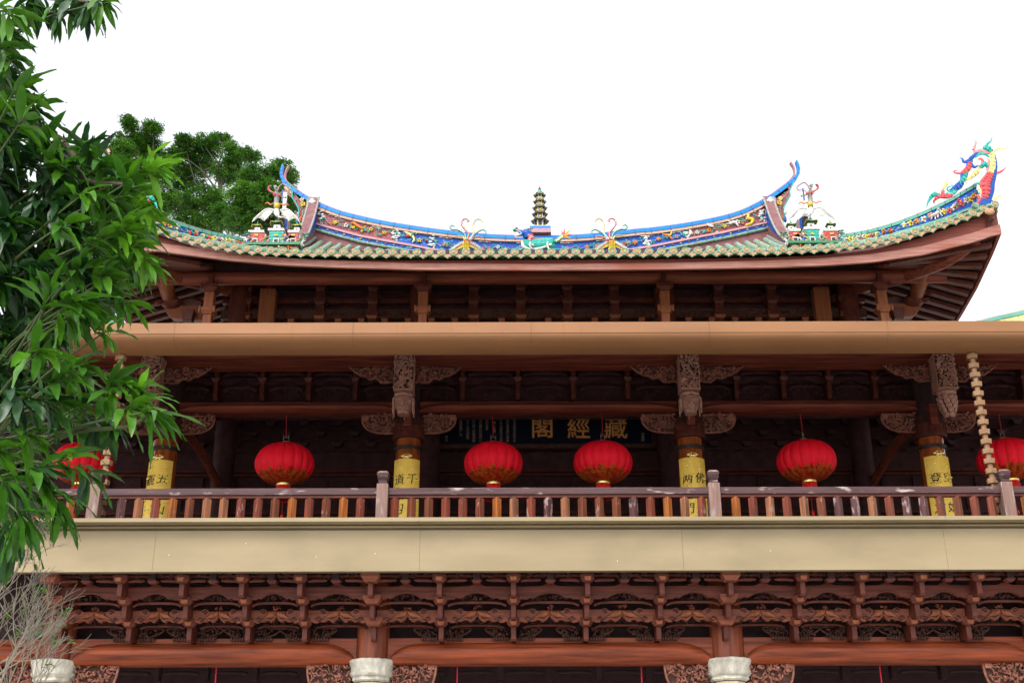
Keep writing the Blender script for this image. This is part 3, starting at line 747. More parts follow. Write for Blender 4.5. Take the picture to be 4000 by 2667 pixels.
# --- eave line and roof surface
YE = 24.3
disc_px = [(560, 880), (645, 907), (740, 937), (834, 958), (931, 973), (1028, 982), (1180, 987), (1400, 990), (1700, 991), (2110, 990), (2500, 988), (2800, 984), (3050, 979), (3200, 972), (3312, 962), (3412, 950), (3506, 931), (3600, 904), (3692, 873), (3787, 840), (3873, 808), (3900, 799)]
EV = [(P(a, b, YE).x, P(a, b, YE).z) for a, b in disc_px]
EVx1 = EV[-1][0]; EVx0 = 2 * TX - EVx1
def ez(x):                        # eave height at X, symmetrised at the hidden left end
    if x < EV[0][0] + .3: return interp(EV, 2 * TX - x)
    return interp(EV, x)
ZE0 = ez(TX); YR = 30.5
RG = 17.86 - 17.30
def rise_r(x): return RG * min(1.4, (abs(x - TX) / 6.3)) ** 2
def HH(u): u_ = max(0, u) / 6.2; return 3.02 * (.74 * u_ + .26 * u_ * u_)
def zroof(x, y):
    u = y - YE; u_ = u / 6.2
    return ZE0 + HH(u) + (ez(x) - ZE0) * max(0, 1 - u / 5.0) + rise_r(x) * u_
DE = EVx1 - TX                     # half length of the eave
DG = 6.75                          # half distance between the gables
def yhip(x):
    d = abs(x - TX)
    if d <= DG: return YR
    return YE + .15 + (DE - d) / (DE - DG) * 3.6
def zside(d_in, y):                # side slope, d_in = distance from the side eave
    e = ez(TX + DE - min(8, max(0, y - YE))) if y < YR else ez(TX + DE - min(8, max(0, 2 * YR - y - YE)))
    return e + HH(d_in) * .95
mb = MB()
xs = [EVx0 + (EVx1 - EVx0) * i / 84 for i in range(85)]
NY = 46
def rowz(x, t): y = lerp(YE, yhip(x), t); return (x, y, zroof(x, y) - .03)
vsx = []
q = []
for x in xs:
    yh = yhip(x)
    for j in range(NY + 1):
        y = YE + 6.2 * j / NY
        for s_ in (0, 1):
            yy = min(y, yh); q.append((x, yy, zroof(x, yy) - .05 + (.035 if s_ == 0 else 0)))   # each course steps down to the next
n2 = (NY + 1) * 2
mb.add(q, [(i * n2 + k, (i + 1) * n2 + k, (i + 1) * n2 + k + 1, i * n2 + k + 1) for i in range(84) for k in range(n2 - 1)], T_RED)
mb.build('pan_tiles', hall, smooth=False)
tiles = [EVx0 + .1 + (EVx1 - EVx0 - .2) * i / 75 for i in range(76)]
mb = MB()
for x in tiles:
    yh = yhip(x); n = max(2, int((yh - YE) / .2)); pts = []; rs = []
    for j in range(n + 1):
        y = lerp(YE - .02, yh, j / n)
        pts.append((x, y, zroof(x, max(y, YE)) + .01)); rs.append(.088)
        if j < n:
            y2 = lerp(YE - .02, yh, (j + .93) / n); pts.append((x, y2, zroof(x, max(y2, YE)) + .01)); rs.append(.080)
    mb.tube(pts, rs, T_GRN, 8)
mb.build('roof_tiles', hall)
mb = MB()
for x in tiles:
    z = ez(x) + .01; Y = YE - .04
    q = []
    for r_, y in ((.098, Y + .02), (.098, Y - .02), (.082, Y - .03), (.074, Y - .018)):
        q += [(x + r_ * cos(2 * pi * k / 16), y, z + r_ * .92 * sin(2 * pi * k / 16)) for k in range(16)]
    mb.add(q, [(i * 16 + k, i * 16 + (k + 1) % 16, (i + 1) * 16 + (k + 1) % 16, (i + 1) * 16 + k) for i in range(3) for k in range(16)], T_RIM)
    mb.add([(x + .075 * cos(2 * pi * k / 16), Y - .019, z + .069 * sin(2 * pi * k / 16)) for k in range(16)], [tuple(range(16))], T_FACE)
    mb.box(x - .034, x + .034, Y - .03, Y - .02, z - .034, z + .034, T_FACE); mb.box(x - .012, x + .012, Y - .036, Y - .03, z - .026, z + .026, T_RIM)
mb.build('eave_tile_discs', hall)
mb = MB()
for a, b in zip(tiles, tiles[1:]):
    c = (a + b) / 2; z = ez(c) - .045; sl_ = (ez(b) - ez(a)) / (b - a); Y = YE - .03
    out = []; n = 8
    for k in range(n + 1):
        u = -1 + 2 * k / n; out.append((c + u * .125, z + u * .125 * sl_ - .05 * (1 - abs(u)) ** .6 - .02 + (.0 if abs(u) < 1 else .02)))
    out[n // 2] = (c, z - .10)
    up_ = [(c + u * .125, z + u * .125 * sl_ + .035 - .035 * (1 - u * u)) for u in (1, .5, 0, -.5, -1)]
    out = [(c - .125, z - .125 * sl_ + .03), (c - .120, z - .12 * sl_ - .025), (c - .085, z - .05 - .085 * sl_), (c - .04, z - .066 - .04 * sl_), (c, z - .102), (c + .04, z - .066 + .04 * sl_), (c + .085, z - .05 + .085 * sl_), (c + .120, z + .12 * sl_ - .025), (c + .125, z + .125 * sl_ + .03)]
    poly = out + up_[1:-1]
    mb.prism(poly, Y - .012, Y + .012, T_RIM)
    sc_ = [(c + (px_ - c) * .82, z - .02 + (pz_ - z + .02) * .78) for px_, pz_ in poly]
    mb.prism(sc_, Y - .018, Y - .0125, T_FACE)
    mb.add([(c - .125, YE, z + .035 - .125 * sl_), (c, YE, z - .02), (c + .125, YE, z + .035 + .125 * sl_), (c + .125, YE + .3, z + .16 + .125 * sl_), (c, YE + .3, z + .10), (c - .125, YE + .3, z + .16 - .125 * sl_)], [(0, 1, 4, 5), (1, 2, 3, 4)], T_GRN)
mb.build('eave_drip_tiles', hall)

# eave boards: dark inner one and the pale front one
xs = [EVx0 + (EVx1 - EVx0) * i / 90 for i in range(91)]
bt_px = [(560, 973), (700, 993), (900, 1018), (1100, 1036), (1300, 1045), (1600, 1054), (2110, 1056), (2600, 1053), (3000, 1046), (3200, 1039), (3404, 1025), (3608, 995), (3710, 969), (3812, 944), (3872, 923), (3900, 914)]
BT = [(P(a, b, YE + .12).x, P(a, b, YE + .12).z) for a, b in bt_px]
def bz(x):
    return interp(BT, 2 * TX - x) if x < BT[0][0] + .3 else interp(BT, x)
def bh(x): return .15 + .09 * (abs(x - TX) / DE) ** 2
mb = MB()
mb.ribbon([(x, YE + .10, bz(x) + bh(x)) for x in xs], [(x, YE + .10, bz(x)) for x in xs], .07, W_EAVE)
mb.build('eave_board', hall)
mb = MB()
mb.ribbon([(x, YE + .175, ez(x) - .08) for x in xs], [(x, YE + .175, bz(x) + bh(x) * .5) for x in xs], .05, W_EAVD)
mb.build('inner_eave_board', hall)
# soffit boards and fan rafters
mb = MB()
q = []
for x in xs:
    for t in (0, .33, .66, 1):
        y = lerp(YE + .2, 28.2, t); q.append((x, y, lerp(bz(x) + .06, ZE0 + HH(3.9) - .25 + (ez(x) - ZE0) * .15, t ** .9)))
mb.add(q, [(i * 4 + k, (i + 1) * 4 + k, (i + 1) * 4 + k + 1, i * 4 + k + 1) for i in range(90) for k in range(3)], W_WALL)
mb.build('roof_soffit', hall)
for mir in (0, 1):
    mb = MB(); mc = TX
    SXE = EVx1 - .06
    def sz(y): return bz(TX + DE - min(9.5, max(0, y - YE)))      # side eave underside
    ysd = [YE + .12 + .3 * k for k in range(42)]
    mb.add([(SXE, y, sz(y) + .08) for y in ysd] + [(TPX[3] - .2, y, min(sz(y) + 1.1, zroof(TPX[3] - .2, min(y, YR)) - .3)) for y in ysd], [(k, k + 1, k + 43, k + 42) for k in range(41)], W_WALL)
    mb.ribbon([(SXE, y, sz(y) + .22) for y in ysd], [(SXE, y, sz(y)) for y in ysd], .05, W_EAVD)
    rr = [Vector((SXE + .05, y, sz(y) + .22)) for y in ysd]; r2 = [Vector((SXE + .05, y, sz(y))) for y in ysd]
    q = []
    for a, b in zip(rr, r2): q += [a, b, b + Vector((-.07, 0, 0)), a + Vector((-.07, 0, 0))]
    mb.add(q, [(4 * i + k, 4 * i + (k + 1) % 4, 4 * i + 4 + (k + 1) % 4, 4 * i + 4 + k) for i in range(41) for k in range(4)], W_EAVD)
    if mir: mb.mirror(mc)
    mb.build('side_eave_board', hall)
    for k in range(26):
        mb = MB(); y = YE + .45 + .34 * k
        mb.bar((SXE - .08, y, sz(y) + .02), (TPX[3] - .1, y + .25, min(sz(y) + .95, zroof(TPX[3] - .2, min(y, YR)) - .45)), .16, .10, W_BRK)
        if mir: mb.mirror(mc)
        mb.build('side_rafter', hall)
    mb = MB()       # diagonal hip beam and its curved strut
    mb.tube(cr([(SXE - .35, YE + .4, bz(SXE) - .02), (SXE - 1.0, YE + 1.0, bz(SXE - .8) + .0), (TPX[3] + .55, YQ + .2, pz1 - .05), (TPX[3] - .2, YV, pz1 + .25)], 6), [.10, .16, .18, .18], W_RED, 10)
    if mir: mb.mirror(mc)
    mb.build('hip_beam', hall)
    mb = MB()
    mb.tube(cr([Q(4, 830, 1030, YQ - .5), Q(4, 800, 1090, YQ - .3), Q(4, 770, 1180, YQ + .2), Q(4, 740, 1290, YQ + .8)], 6), [.14, .11, .2, .17], W_ORG, 10)
    a = Q(4, 480, 1410, YQ + .9); b = Q(4, 760, 1410, YQ + .9)
    pl = [Q(4, 480, 1365, YQ + .9), Q(4, 780, 1350, YQ + .9), Q(4, 760, 1400, YQ + .9), Q(4, 715, 1450, YQ + .9), Q(4, 480, 1470, YQ + .9)]
    mb.prism([(p.x, p.z) for p in pl], YQ + .8, YQ + 1.0, W_ORG)
    pl = cr([Q(4, 480, 1330, YQ + 1), Q(4, 560, 1310, YQ + 1), Q(4, 660, 1325, YQ + 1)], 5); mb.tube(pl, [.10, .13, .1], W_BRK, 8)
    c0 = Q(4, 720, 1325, YQ + .8); mb.ell(c0, (.28, .2, .16), W_BRK, 8, 5); mb.ell(c0 + Vector((.32, 0, .03)), (.12, .1, .08), W_BRK, 8, 5)
    c0 = Q(4, 600, 1435, YQ + .7); mb.frus(c0.x, c0.y, c0.z - .12, c0.z + .16, .22, .2, .32, .3, W_BRK)
    if mir: mb.mirror(mc)
    mb.build('corner_bracket', hall, bevel=.006)
# side slopes, rear slope and gables
mb = MB()
for s_ in (-1, 1):
    q = []; ny = 30; nx = 8
    for j in range(ny + 1):
        y = YE + 12.4 * j / ny
        for i in range(nx + 1):
            d_in = (DE - DG) * i / nx
            lim = (min(y, 2 * YR - y) - YE) / 3.75 * (DE - DG)
            dd = min(d_in, max(0, lim)); z = zside(dd, y)
            q.append((TX + s_ * (DE - dd), y, z - .04))
    mb.add(q, [(j * (nx + 1) + i, j * (nx + 1) + i + 1, (j + 1) * (nx + 1) + i + 1, (j + 1) * (nx + 1) + i) for j in range(ny) for i in range(nx)], T_RED)
    zg = zside(DE - DG, YR)
    mb.add([(TX + s_ * DG, 27.9, zg - .3), (TX + s_ * DG, 33.1, zg - .3), (TX + s_ * DG, YR, zroof(TX + DG, YR))], [(0, 1, 2)], PLAST)
q = []
for x in [EVx0 + (EVx1 - EVx0) * i / 40 for i in range(41)]:
    for y in (YR, 32, 34, 36.7): q.append((x, min(y, max(YR, 2 * YR - YE)), zroof(x, max(YE, 2 * YR - y)) if abs(x - TX) < DG + .01 else zroof(x, min(max(YE, 2 * YR - y), yhip(x))) - .05))
mb.add(q, [(i * 4 + k, i * 4 + k + 1, i * 4 + 5 + k, i * 4 + 4 + k) for i in range(40) for k in range(3)], T_RED)
mb.build('rear_roof', hall, smooth=False)
for s_ in (-1, 1):
    mb = MB()
    for k in range(34):
        y = YE + .25 + .3 * k; z = zside(0, y); mb.tube([(TX + s_ * (DE + .04), y, z), (TX + s_ * (DE - .5), y, z + .22)], .08, T_GRN, 8)
        mb.ell((TX + s_ * (DE + .04), y + .15, z - .07), (.02, .11, .07), T_FACE, 8, 4)
    mb.build('side_eave_tiles', hall)

# --- main ridge
top_px = [(1107, 641), (1103, 662), (1105, 684), (1121, 709), (1158, 739), (1195, 763), (1233, 784), (1315, 818), (1400, 841), (1488, 860), (1580, 876), (1699, 893), (1830, 908), (1944, 916), (2109, 920), (2251, 916), (2365, 907), (2500, 892), (2541, 889), (2674, 871), (2806, 846), (2891, 822), (2956, 792), (3011, 760), (3075, 713), (3109, 681), (3116, 651), (3109, 626)]
RT = cr([P(a, b, YR) for a, b in top_px], 5)
def normals(pts):
    out = []
    for i in range(len(pts)):
        d = (pts[min(i + 1, len(pts) - 1)] - pts[max(0, i - 1)]); d.y = 0; d.normalize(); out.append(Vector((d.z, 0, -d.x)))   # pointing down/outside
    return out
RN = normals(RT)
def off(a, dy=0, sl=slice(None), taper=True):
    pts = []
    for p, nn, i in list(zip(RT, RN, range(len(RT))))[sl]:
        e = min(1, min(i, len(RT) - 1 - i) / 16); pts.append(p + nn * a * (.35 + .65 * e) + Vector((0, dy, 0)))
    return pts
ridge = MB()
ridge.ribbon(off(.006), off(.115), .2, R_BLUE)
rb = ridge.build('ridge_blue_band', hall)
mb = MB(); 
tipi = 14
a_ = off(-.035, .05); b_ = off(.005, .05)
for i in list(range(tipi)) + list(range(len(RT) - tipi, len(RT))):
    e = (1 - i / tipi) if i < tipi else (1 - (len(RT) - 1 - i) / tipi)
    a_[i] = RT[i] - RN[i] * (.035 + .13 * e); b_[i] = RT[i] - RN[i] * (.13 * e - .01 if e > .3 else -.005)
    a_[i].y += .05; b_[i].y += .05
mb.ribbon(a_, b_, .13, R_MAR)
mb.build('ridge_coping', hall)
mb = MB(); sl = slice(16, len(RT) - 16)
mb.ribbon(off(.118, .02, sl), off(.195, .02, sl), .32, R_PEA); mb.build('ridge_peach_course', hall)
# joints in the bands
for i in range(6, len(RT) - 5, 3):
    mb = MB(); p, nn = RT[i], RN[i]
    mb.bar(p + nn * .01 + Vector((0, -.003, 0)), p + nn * (.19 if 17 < i < len(RT) - 18 else .112) + Vector((0, -.003, 0)), .008, .01, C_['dark'], up=(0, 1, 0))
    mb.build('band_joint', hall)
bot_px = [(1215, 862), (1315, 891), (1410, 916), (1512, 935), (1614, 953), (1715, 973), (1868, 990), (2000, 1000), (2110, 1003), (2300, 1000), (2443, 972), (2570, 951), (2699, 925), (2827, 901), (2994, 863), (3005, 860)]
BTM = [(P(a, b, YR).x, P(a, b, YR).z) for a, b in bot_px]
def top_at(x): return interp([(p.x, p.z) for p in RT[10:-10]], x)
xl, xr = XA(1236, 830, YR), XA(2992, 820, YR)
def rngx(a, b, n): return [a + (b - a) * i / n for i in range(n + 1)]
def band(name, a, b, ft, fb, y0, dy, m, n=60):
    mb = MB(); X = rngx(a, b, n); mb.ribbon([(x, y0, ft(x)) for x in X], [(x, y0, fb(x)) for x in X], dy, m); return mb.build(name, hall)
bm_ = lambda x: interp(BTM, x)
div = [xl] + [XA(p, 930, YR) for p in (1545, 1690, 2525, 2690)] + [xr]
mats_ = [PURP, R_COB, R_COB, R_COB, PURP]
for (a, b), m in zip(zip(div, div[1:]), mats_):
    band('ridge_panel', a + .002, b - .002, lambda x: top_at(x) - .19, lambda x: bm_(x) + .002, YR + .08, .2, m, 40)
band('ridge_pink_course', xl, xr, lambda x: bm_(x), lambda x: bm_(x) - .065, YR + .02, .32, R_PIN)
band('ridge_flower_course', xl, xr, lambda x: bm_(x) - .067, lambda x: bm_(x) - .19, YR + .06, .24, R_COB)
mb = MB(); X = rngx(xl, xr, 60); mb.tube([(x, YR + .02, bm_(x) - .235) for x in X], .045, T_GRN, 8)
for k in range(30): x = lerp(xl, xr, (k + .5) / 30); mb.tube([(x - .02, YR + .02, bm_(x) - .235), (x + .02, YR + .02, bm_(x) - .235)], .055, T_RIM, 8)
mb.build('ridge_bamboo_moulding', hall)
band('ridge_base', xl, xr, lambda x: bm_(x) - .235, lambda x: zroof(x, YR) - .3, YR + .05, .26, PLAST)

# --- relief flowers, vines and clouds
def flower(mb, c, r, m, m2=None, n=5, y=-.02, rot=0):
    c = Vector(c)
    for k in range(n):
        a = rot + 2 * pi * k / n; mb.ell(c + Vector((r * .58 * cos(a), y, r * .58 * sin(a))), (r * .42, .02, r * .36), m, 6, 4, Matrix.Rotation(-a, 3, 'Y'))
    mb.ell(c + Vector((0, y * 1.6, 0)), (r * .26, .025, r * .26), m2 or C_['yellow'], 6, 4)
def cloud(mb, c, r, R):
    for k in range(7): mb.ell(Vector(c) + Vector((R.uniform(-r, r) * .7, R.uniform(-.02, .01), R.uniform(-r, r) * .8)), (r * R.uniform(.3, .5), .025, r * R.uniform(.16, .28)), C_['white'] if k < 6 else C_['teal'], 8, 5)
def vine(mb, pts, R, leaf='teal', nl=9):
    c = cr(pts, 4); mb.tube(c, [.012, .01, .006], C_['branch'], 5)
    for k in range(nl):
        p = R.choice(c); o = Vector((R.uniform(-.07, .07), -.015, R.uniform(-.06, .06)))
        mb.ell(p + o, (.035, .012, .018), C_[leaf] if R.random() < .75 else C_['leaf'], 6, 3, Matrix.Rotation(R.uniform(0, 3), 3, 'Y'))
def fill_panel(a, b, seed, cols, extra=None):
    R = random.Random(seed); mb = MB(); Y = YR + .06; n = max(1, int((b - a) / .34))
    for k in range(n):
        x = lerp(a, b, (k + .5) / n); h = top_at(x) - .19 - bm_(x); z = bm_(x) + h * R.uniform(.35, .68)
        vine(mb, [(x - .26, Y - .01, bm_(x - .26) + h * R.uniform(.2, .7)), (x - .1, Y - .015, z - .03), (x + .08, Y - .015, z + .04), (x + .25, Y - .01, bm_(x + .25) + h * R.uniform(.25, .8))], R, nl=11)
        flower(mb, (x + R.uniform(-.06, .06), Y, z), R.uniform(.065, .085), C_[cols[k % len(cols)]], C_['red'] if k % 2 else C_['yellow'], rot=R.uniform(0, 1))
        if k % 2: flower(mb, (x + .17, Y, z + R.uniform(-.1, .08)), .05, C_[cols[(k + 2) % len(cols)]], rot=1)
        for q in range(5): mb.ell((x + R.uniform(-.2, .2), Y, bm_(x) + h * R.uniform(.1, .9)), (.012, .012, .012), C_[R.choice(['yellow', 'white', 'pink'])], 5, 3)
    mb.build('ridge_relief_flowers', hall, angle=60)
fill_panel(div[0] + .3, div[1] - .1, 1, ['yellow', 'white', 'orange', 'yellow']); fill_panel(div[1] + .1, div[2] - .15, 2, ['red', 'yellow', 'orange'])
fill_panel(div[2] + .15, div[2] + 2.0, 3, ['orange', 'white', 'orange']); fill_panel(div[2] + 1.9, XA(2070, 960, YR), 4, ['yellow', 'coral', 'pink'])
fill_panel(XA(2190, 960, YR), div[3] - 2.0, 5, ['pink', 'coral', 'yellow']); fill_panel(div[3] - 1.9, div[3] - .15, 6, ['orange', 'orange', 'white'])
fill_panel(div[3] + .15, div[4] - .1, 7, ['orange', 'pink', 'red']); fill_panel(div[4] + .1, div[5] - .3, 8, ['white', 'orange', 'yellow', 'white'])
R = random.Random(5)
for x, r in ((div[0] + .12, .14), (div[1], .15), (div[2], .15), (div[3], .15), (div[4], .15), (div[5] - .12, .14)):
    mb = MB(); h = top_at(x) - .19 - bm_(x); cloud(mb, (x, YR + .05, bm_(x) + h * .5), r, R); cloud(mb, (x, YR + .05, bm_(x) + h * .75), r * .7, R); cloud(mb, (x, YR + .05, bm_(x) + h * .22), r * .7, R); mb.build('cloud_relief', hall, angle=60)
for x0 in rngx(xl + .4, xr - .4, 11):
    x = x0 + R.uniform(-.2, .2); mb = MB()
    for k in range(4): mb.ell((x + k * .09, YR + .06, top_at(x + k * .09) - .225), (.06, .02, .02), C_['pink' if k % 2 else 'white'], 6, 3)
    mb.build('cloud_streak', hall, angle=60)
for k in range(54):
    mb = MB(); x = lerp(xl + .1, xr - .1, k / 53); flower(mb, (x, YR + .05, bm_(x) - .125), .034, C_['lemon'] if k % 2 else C_['mauve'], C_['green'], n=4, rot=.4)
    mb.build('course_flower', hall, angle=60)
# birds and beasts moulded on the ridge panels
def creature(pts, rs, m, limbs, lm, k, Y=YR + .02, name='ridge_relief_beast'):
    mb = MB(); mb.tube(cr([Q(k, a, b, Y) for a, b in pts], 4), rs, m, 8)
    for l in limbs: mb.tube(cr([Q(k, a, b, Y) for a, b in l[0]], 3), l[1], lm, 6, sq=.6)
    mb.build(name, hall, angle=60)
creature([(1385, 800), (1415, 800), (1445, 820), (1490, 850), (1520, 865)], [.03, .045, .05, .05, .035], C_['orange'], [([(1425, 830), (1420, 850), (1400, 850)], [.02, .015]), ([(1505, 865), (1515, 890), (1495, 895)], [.02, .015]), ([(1520, 860), (1560, 830)], [.012, .008])], C_['yellow'], 1)
creature([(2120, 905), (2090, 930), (2080, 950)], [.015, .035, .03], C_['green'], [([(2080, 940), (2040, 915), (2010, 900)], [.04, .02]), ([(2090, 945), (2110, 980), (2090, 1020)], [.04, .015]), ([(2130, 920), (2150, 905)], [.012, .01])], C_['lemon'], 1)
creature([(845, 618), (850, 640), (870, 660), (905, 665)], [.012, .015, .04, .035], C_['white'], [([(900, 665), (915, 680)], [.02, .01])], C_['grey'], 3)
creature([(1020, 640), (1060, 640), (1100, 625), (1135, 665)], [.01, .03, .045, .02], C_['white'], [([(1080, 630), (1030, 612)], [.03, .01]), ([(1090, 635), (1110, 615)], [.03, .01])], C_['white'], 3)
creature([(1225, 555), (1225, 590), (1265, 605), (1250, 640), (1200, 655)], [.03, .05, .05, .05, .03], C_['yellow'], [([(1225, 560), (1210, 570)], [.02, .01])], C_['orange'], 3)
creature([(525, 710), (510, 745), (490, 745)], [.015, .03, .03], C_['yellow'], [([(495, 745), (460, 740), (430, 725)], [.04, .01]), ([(500, 750), (530, 785)], [.035, .01])], C_['orange'], 3)

# --- descending ridges and floral wedges at the ridge ends
for mir in (0, 1):
    Xd = xr + .13
    mb = MB(); ys = rngx(YR + .05, 27.5, 14)
    def dtop(y): t = (y - 27.5) / (YR - 27.5); return lerp(zroof(Xd, 27.5) + .45, P(3006, 775, YR).z, t ** 2.6 * .7 + t * .3)
    q = []
    for y in ys:
        zt_ = dtop(y); zb_ = zroof(Xd, y) - .2
        q += [(Xd - .13, y, zb_), (Xd - .13, y, zt_ - .10), (Xd - .16, y, zt_ - .08), (Xd - .16, y, zt_), (Xd + .13, y, zt_ + .02), (Xd + .13, y, zb_)]
    fs = [(6 * i + k, 6 * i + (k + 1) % 6, 6 * i + 6 + (k + 1) % 6, 6 * i + 6 + k) for i in range(14) for k in range(6)] + [tuple(range(6)), tuple(range(84, 90))]
    mb.add(q, fs, R_MAUV)
    for dx, r_ in ((-.16, .03), (.12, .03)): mb.tube([(Xd + dx, y, dtop(y) + .01) for y in ys], r_, C_['grey'], 8)
    mb.tube([(Xd - .14, y, zroof(Xd, y) + .08) for y in ys], .05, C_['grey'], 8)
    q = [];
    for y in ys: q += [(Xd - .135, y, zroof(Xd, y) + .16 + .25 * (dtop(y) - zroof(Xd, y))), (Xd - .135, y, dtop(y) - .12)]
    mb.add(q, [(2 * i, 2 * i + 1, 2 * i + 3, 2 * i + 2) for i in range(14)], R_COB)
    if mir: mb.mirror(TX + .1)
    mb.build('descending_ridge', hall)
    mb = MB()      # post at ridge end with cloud cap and flower
    pl = [Q(3, 1400, 440, YR - .02), Q(3, 1472, 400, YR - .02), Q(3, 1480, 480, YR - .02), Q(3, 1500, 560, YR - .02), Q(3, 1470, 640, YR - .02), Q(3, 1410, 610, YR - .02), Q(3, 1395, 540, YR - .02)]
    mb.prism([(p.x, p.z) for p in pl], YR - .03, YR + .2, R_MAUV)
    for line in ([(1400, 440), (1398, 540), (1420, 620), (1450, 690)], [(1468, 405), (1478, 500), (1510, 600), (1560, 680)]):
        mb.tube(cr([Q(3, a, b, YR - .05) for a, b in line], 4), .03, C_['grey'], 6)
    for a, b, r_ in ((1425, 412, .07), (1410, 430, .06), (1440, 430, .06), (1425, 440, .05)): mb.ell(Q(3, a, b, YR - .08), (r_, .04, r_ * .8), C_['white'], 8, 5)
    flower(mb, Q(3, 1433, 475, YR - .08), .08, C_['yellow'], C_['brick'])
    mb.ell(Q(3, 1438, 515, YR - .07), (.03, .02, .05), C_['white'], 6, 4)
    if mir: mb.mirror((XA(1233, 784, YR) + XA(2994, 770, YR)) / 2)
    mb.build('ridge_end_post', hall)
    mb = MB()
    pl = [Q(3, a, b, YR) for a, b in [(1468, 385), (1515, 345), (1575, 300), (1640, 255), (1600, 340), (1605, 390), (1575, 440), (1550, 490), (1545, 530), (1560, 590), (1530, 640), (1500, 590), (1485, 500)]]
    mb.prism([(p.x, p.z) for p in pl], YR + .02, YR + .25, PURP)
    mb.tube([p + Vector((0, -.01, 0)) for p in pl[3:11]], .022, C_['teal'], 6)
    R = random.Random(3)
    vine(mb, [Q(3, 1500, 600, YR), Q(3, 1515, 520, YR), Q(3, 1520, 440, YR), Q(3, 1590, 350, YR)], R, nl=16)
    flower(mb, Q(3, 1517, 412, YR), .075, C_['cream'], C_['yellow']); flower(mb, Q(3, 1508, 452, YR), .085, C_['yellow'], C_['brick']); flower(mb, Q(3, 1525, 590, YR), .08, C_['orange'], C_['red'])
    mb.ell(Q(3, 1560, 600, YR), (.05, .05, .12), C_['blue'], 8, 5)
    for dy_ in (0, 14): mb.tube(cr([Q(3, 1510, 600 - dy_, YR), Q(3, 1545, 575 - dy_, YR), Q(3, 1585, 535 - dy_, YR)], 4), [.03, .02, .004], C_['brick'], 6)
    if mir: mb.mirror((XA(1233, 784, YR) + XA(2994, 770, YR)) / 2)
    mb.build('ridge_floral_wedge', hall, angle=60)

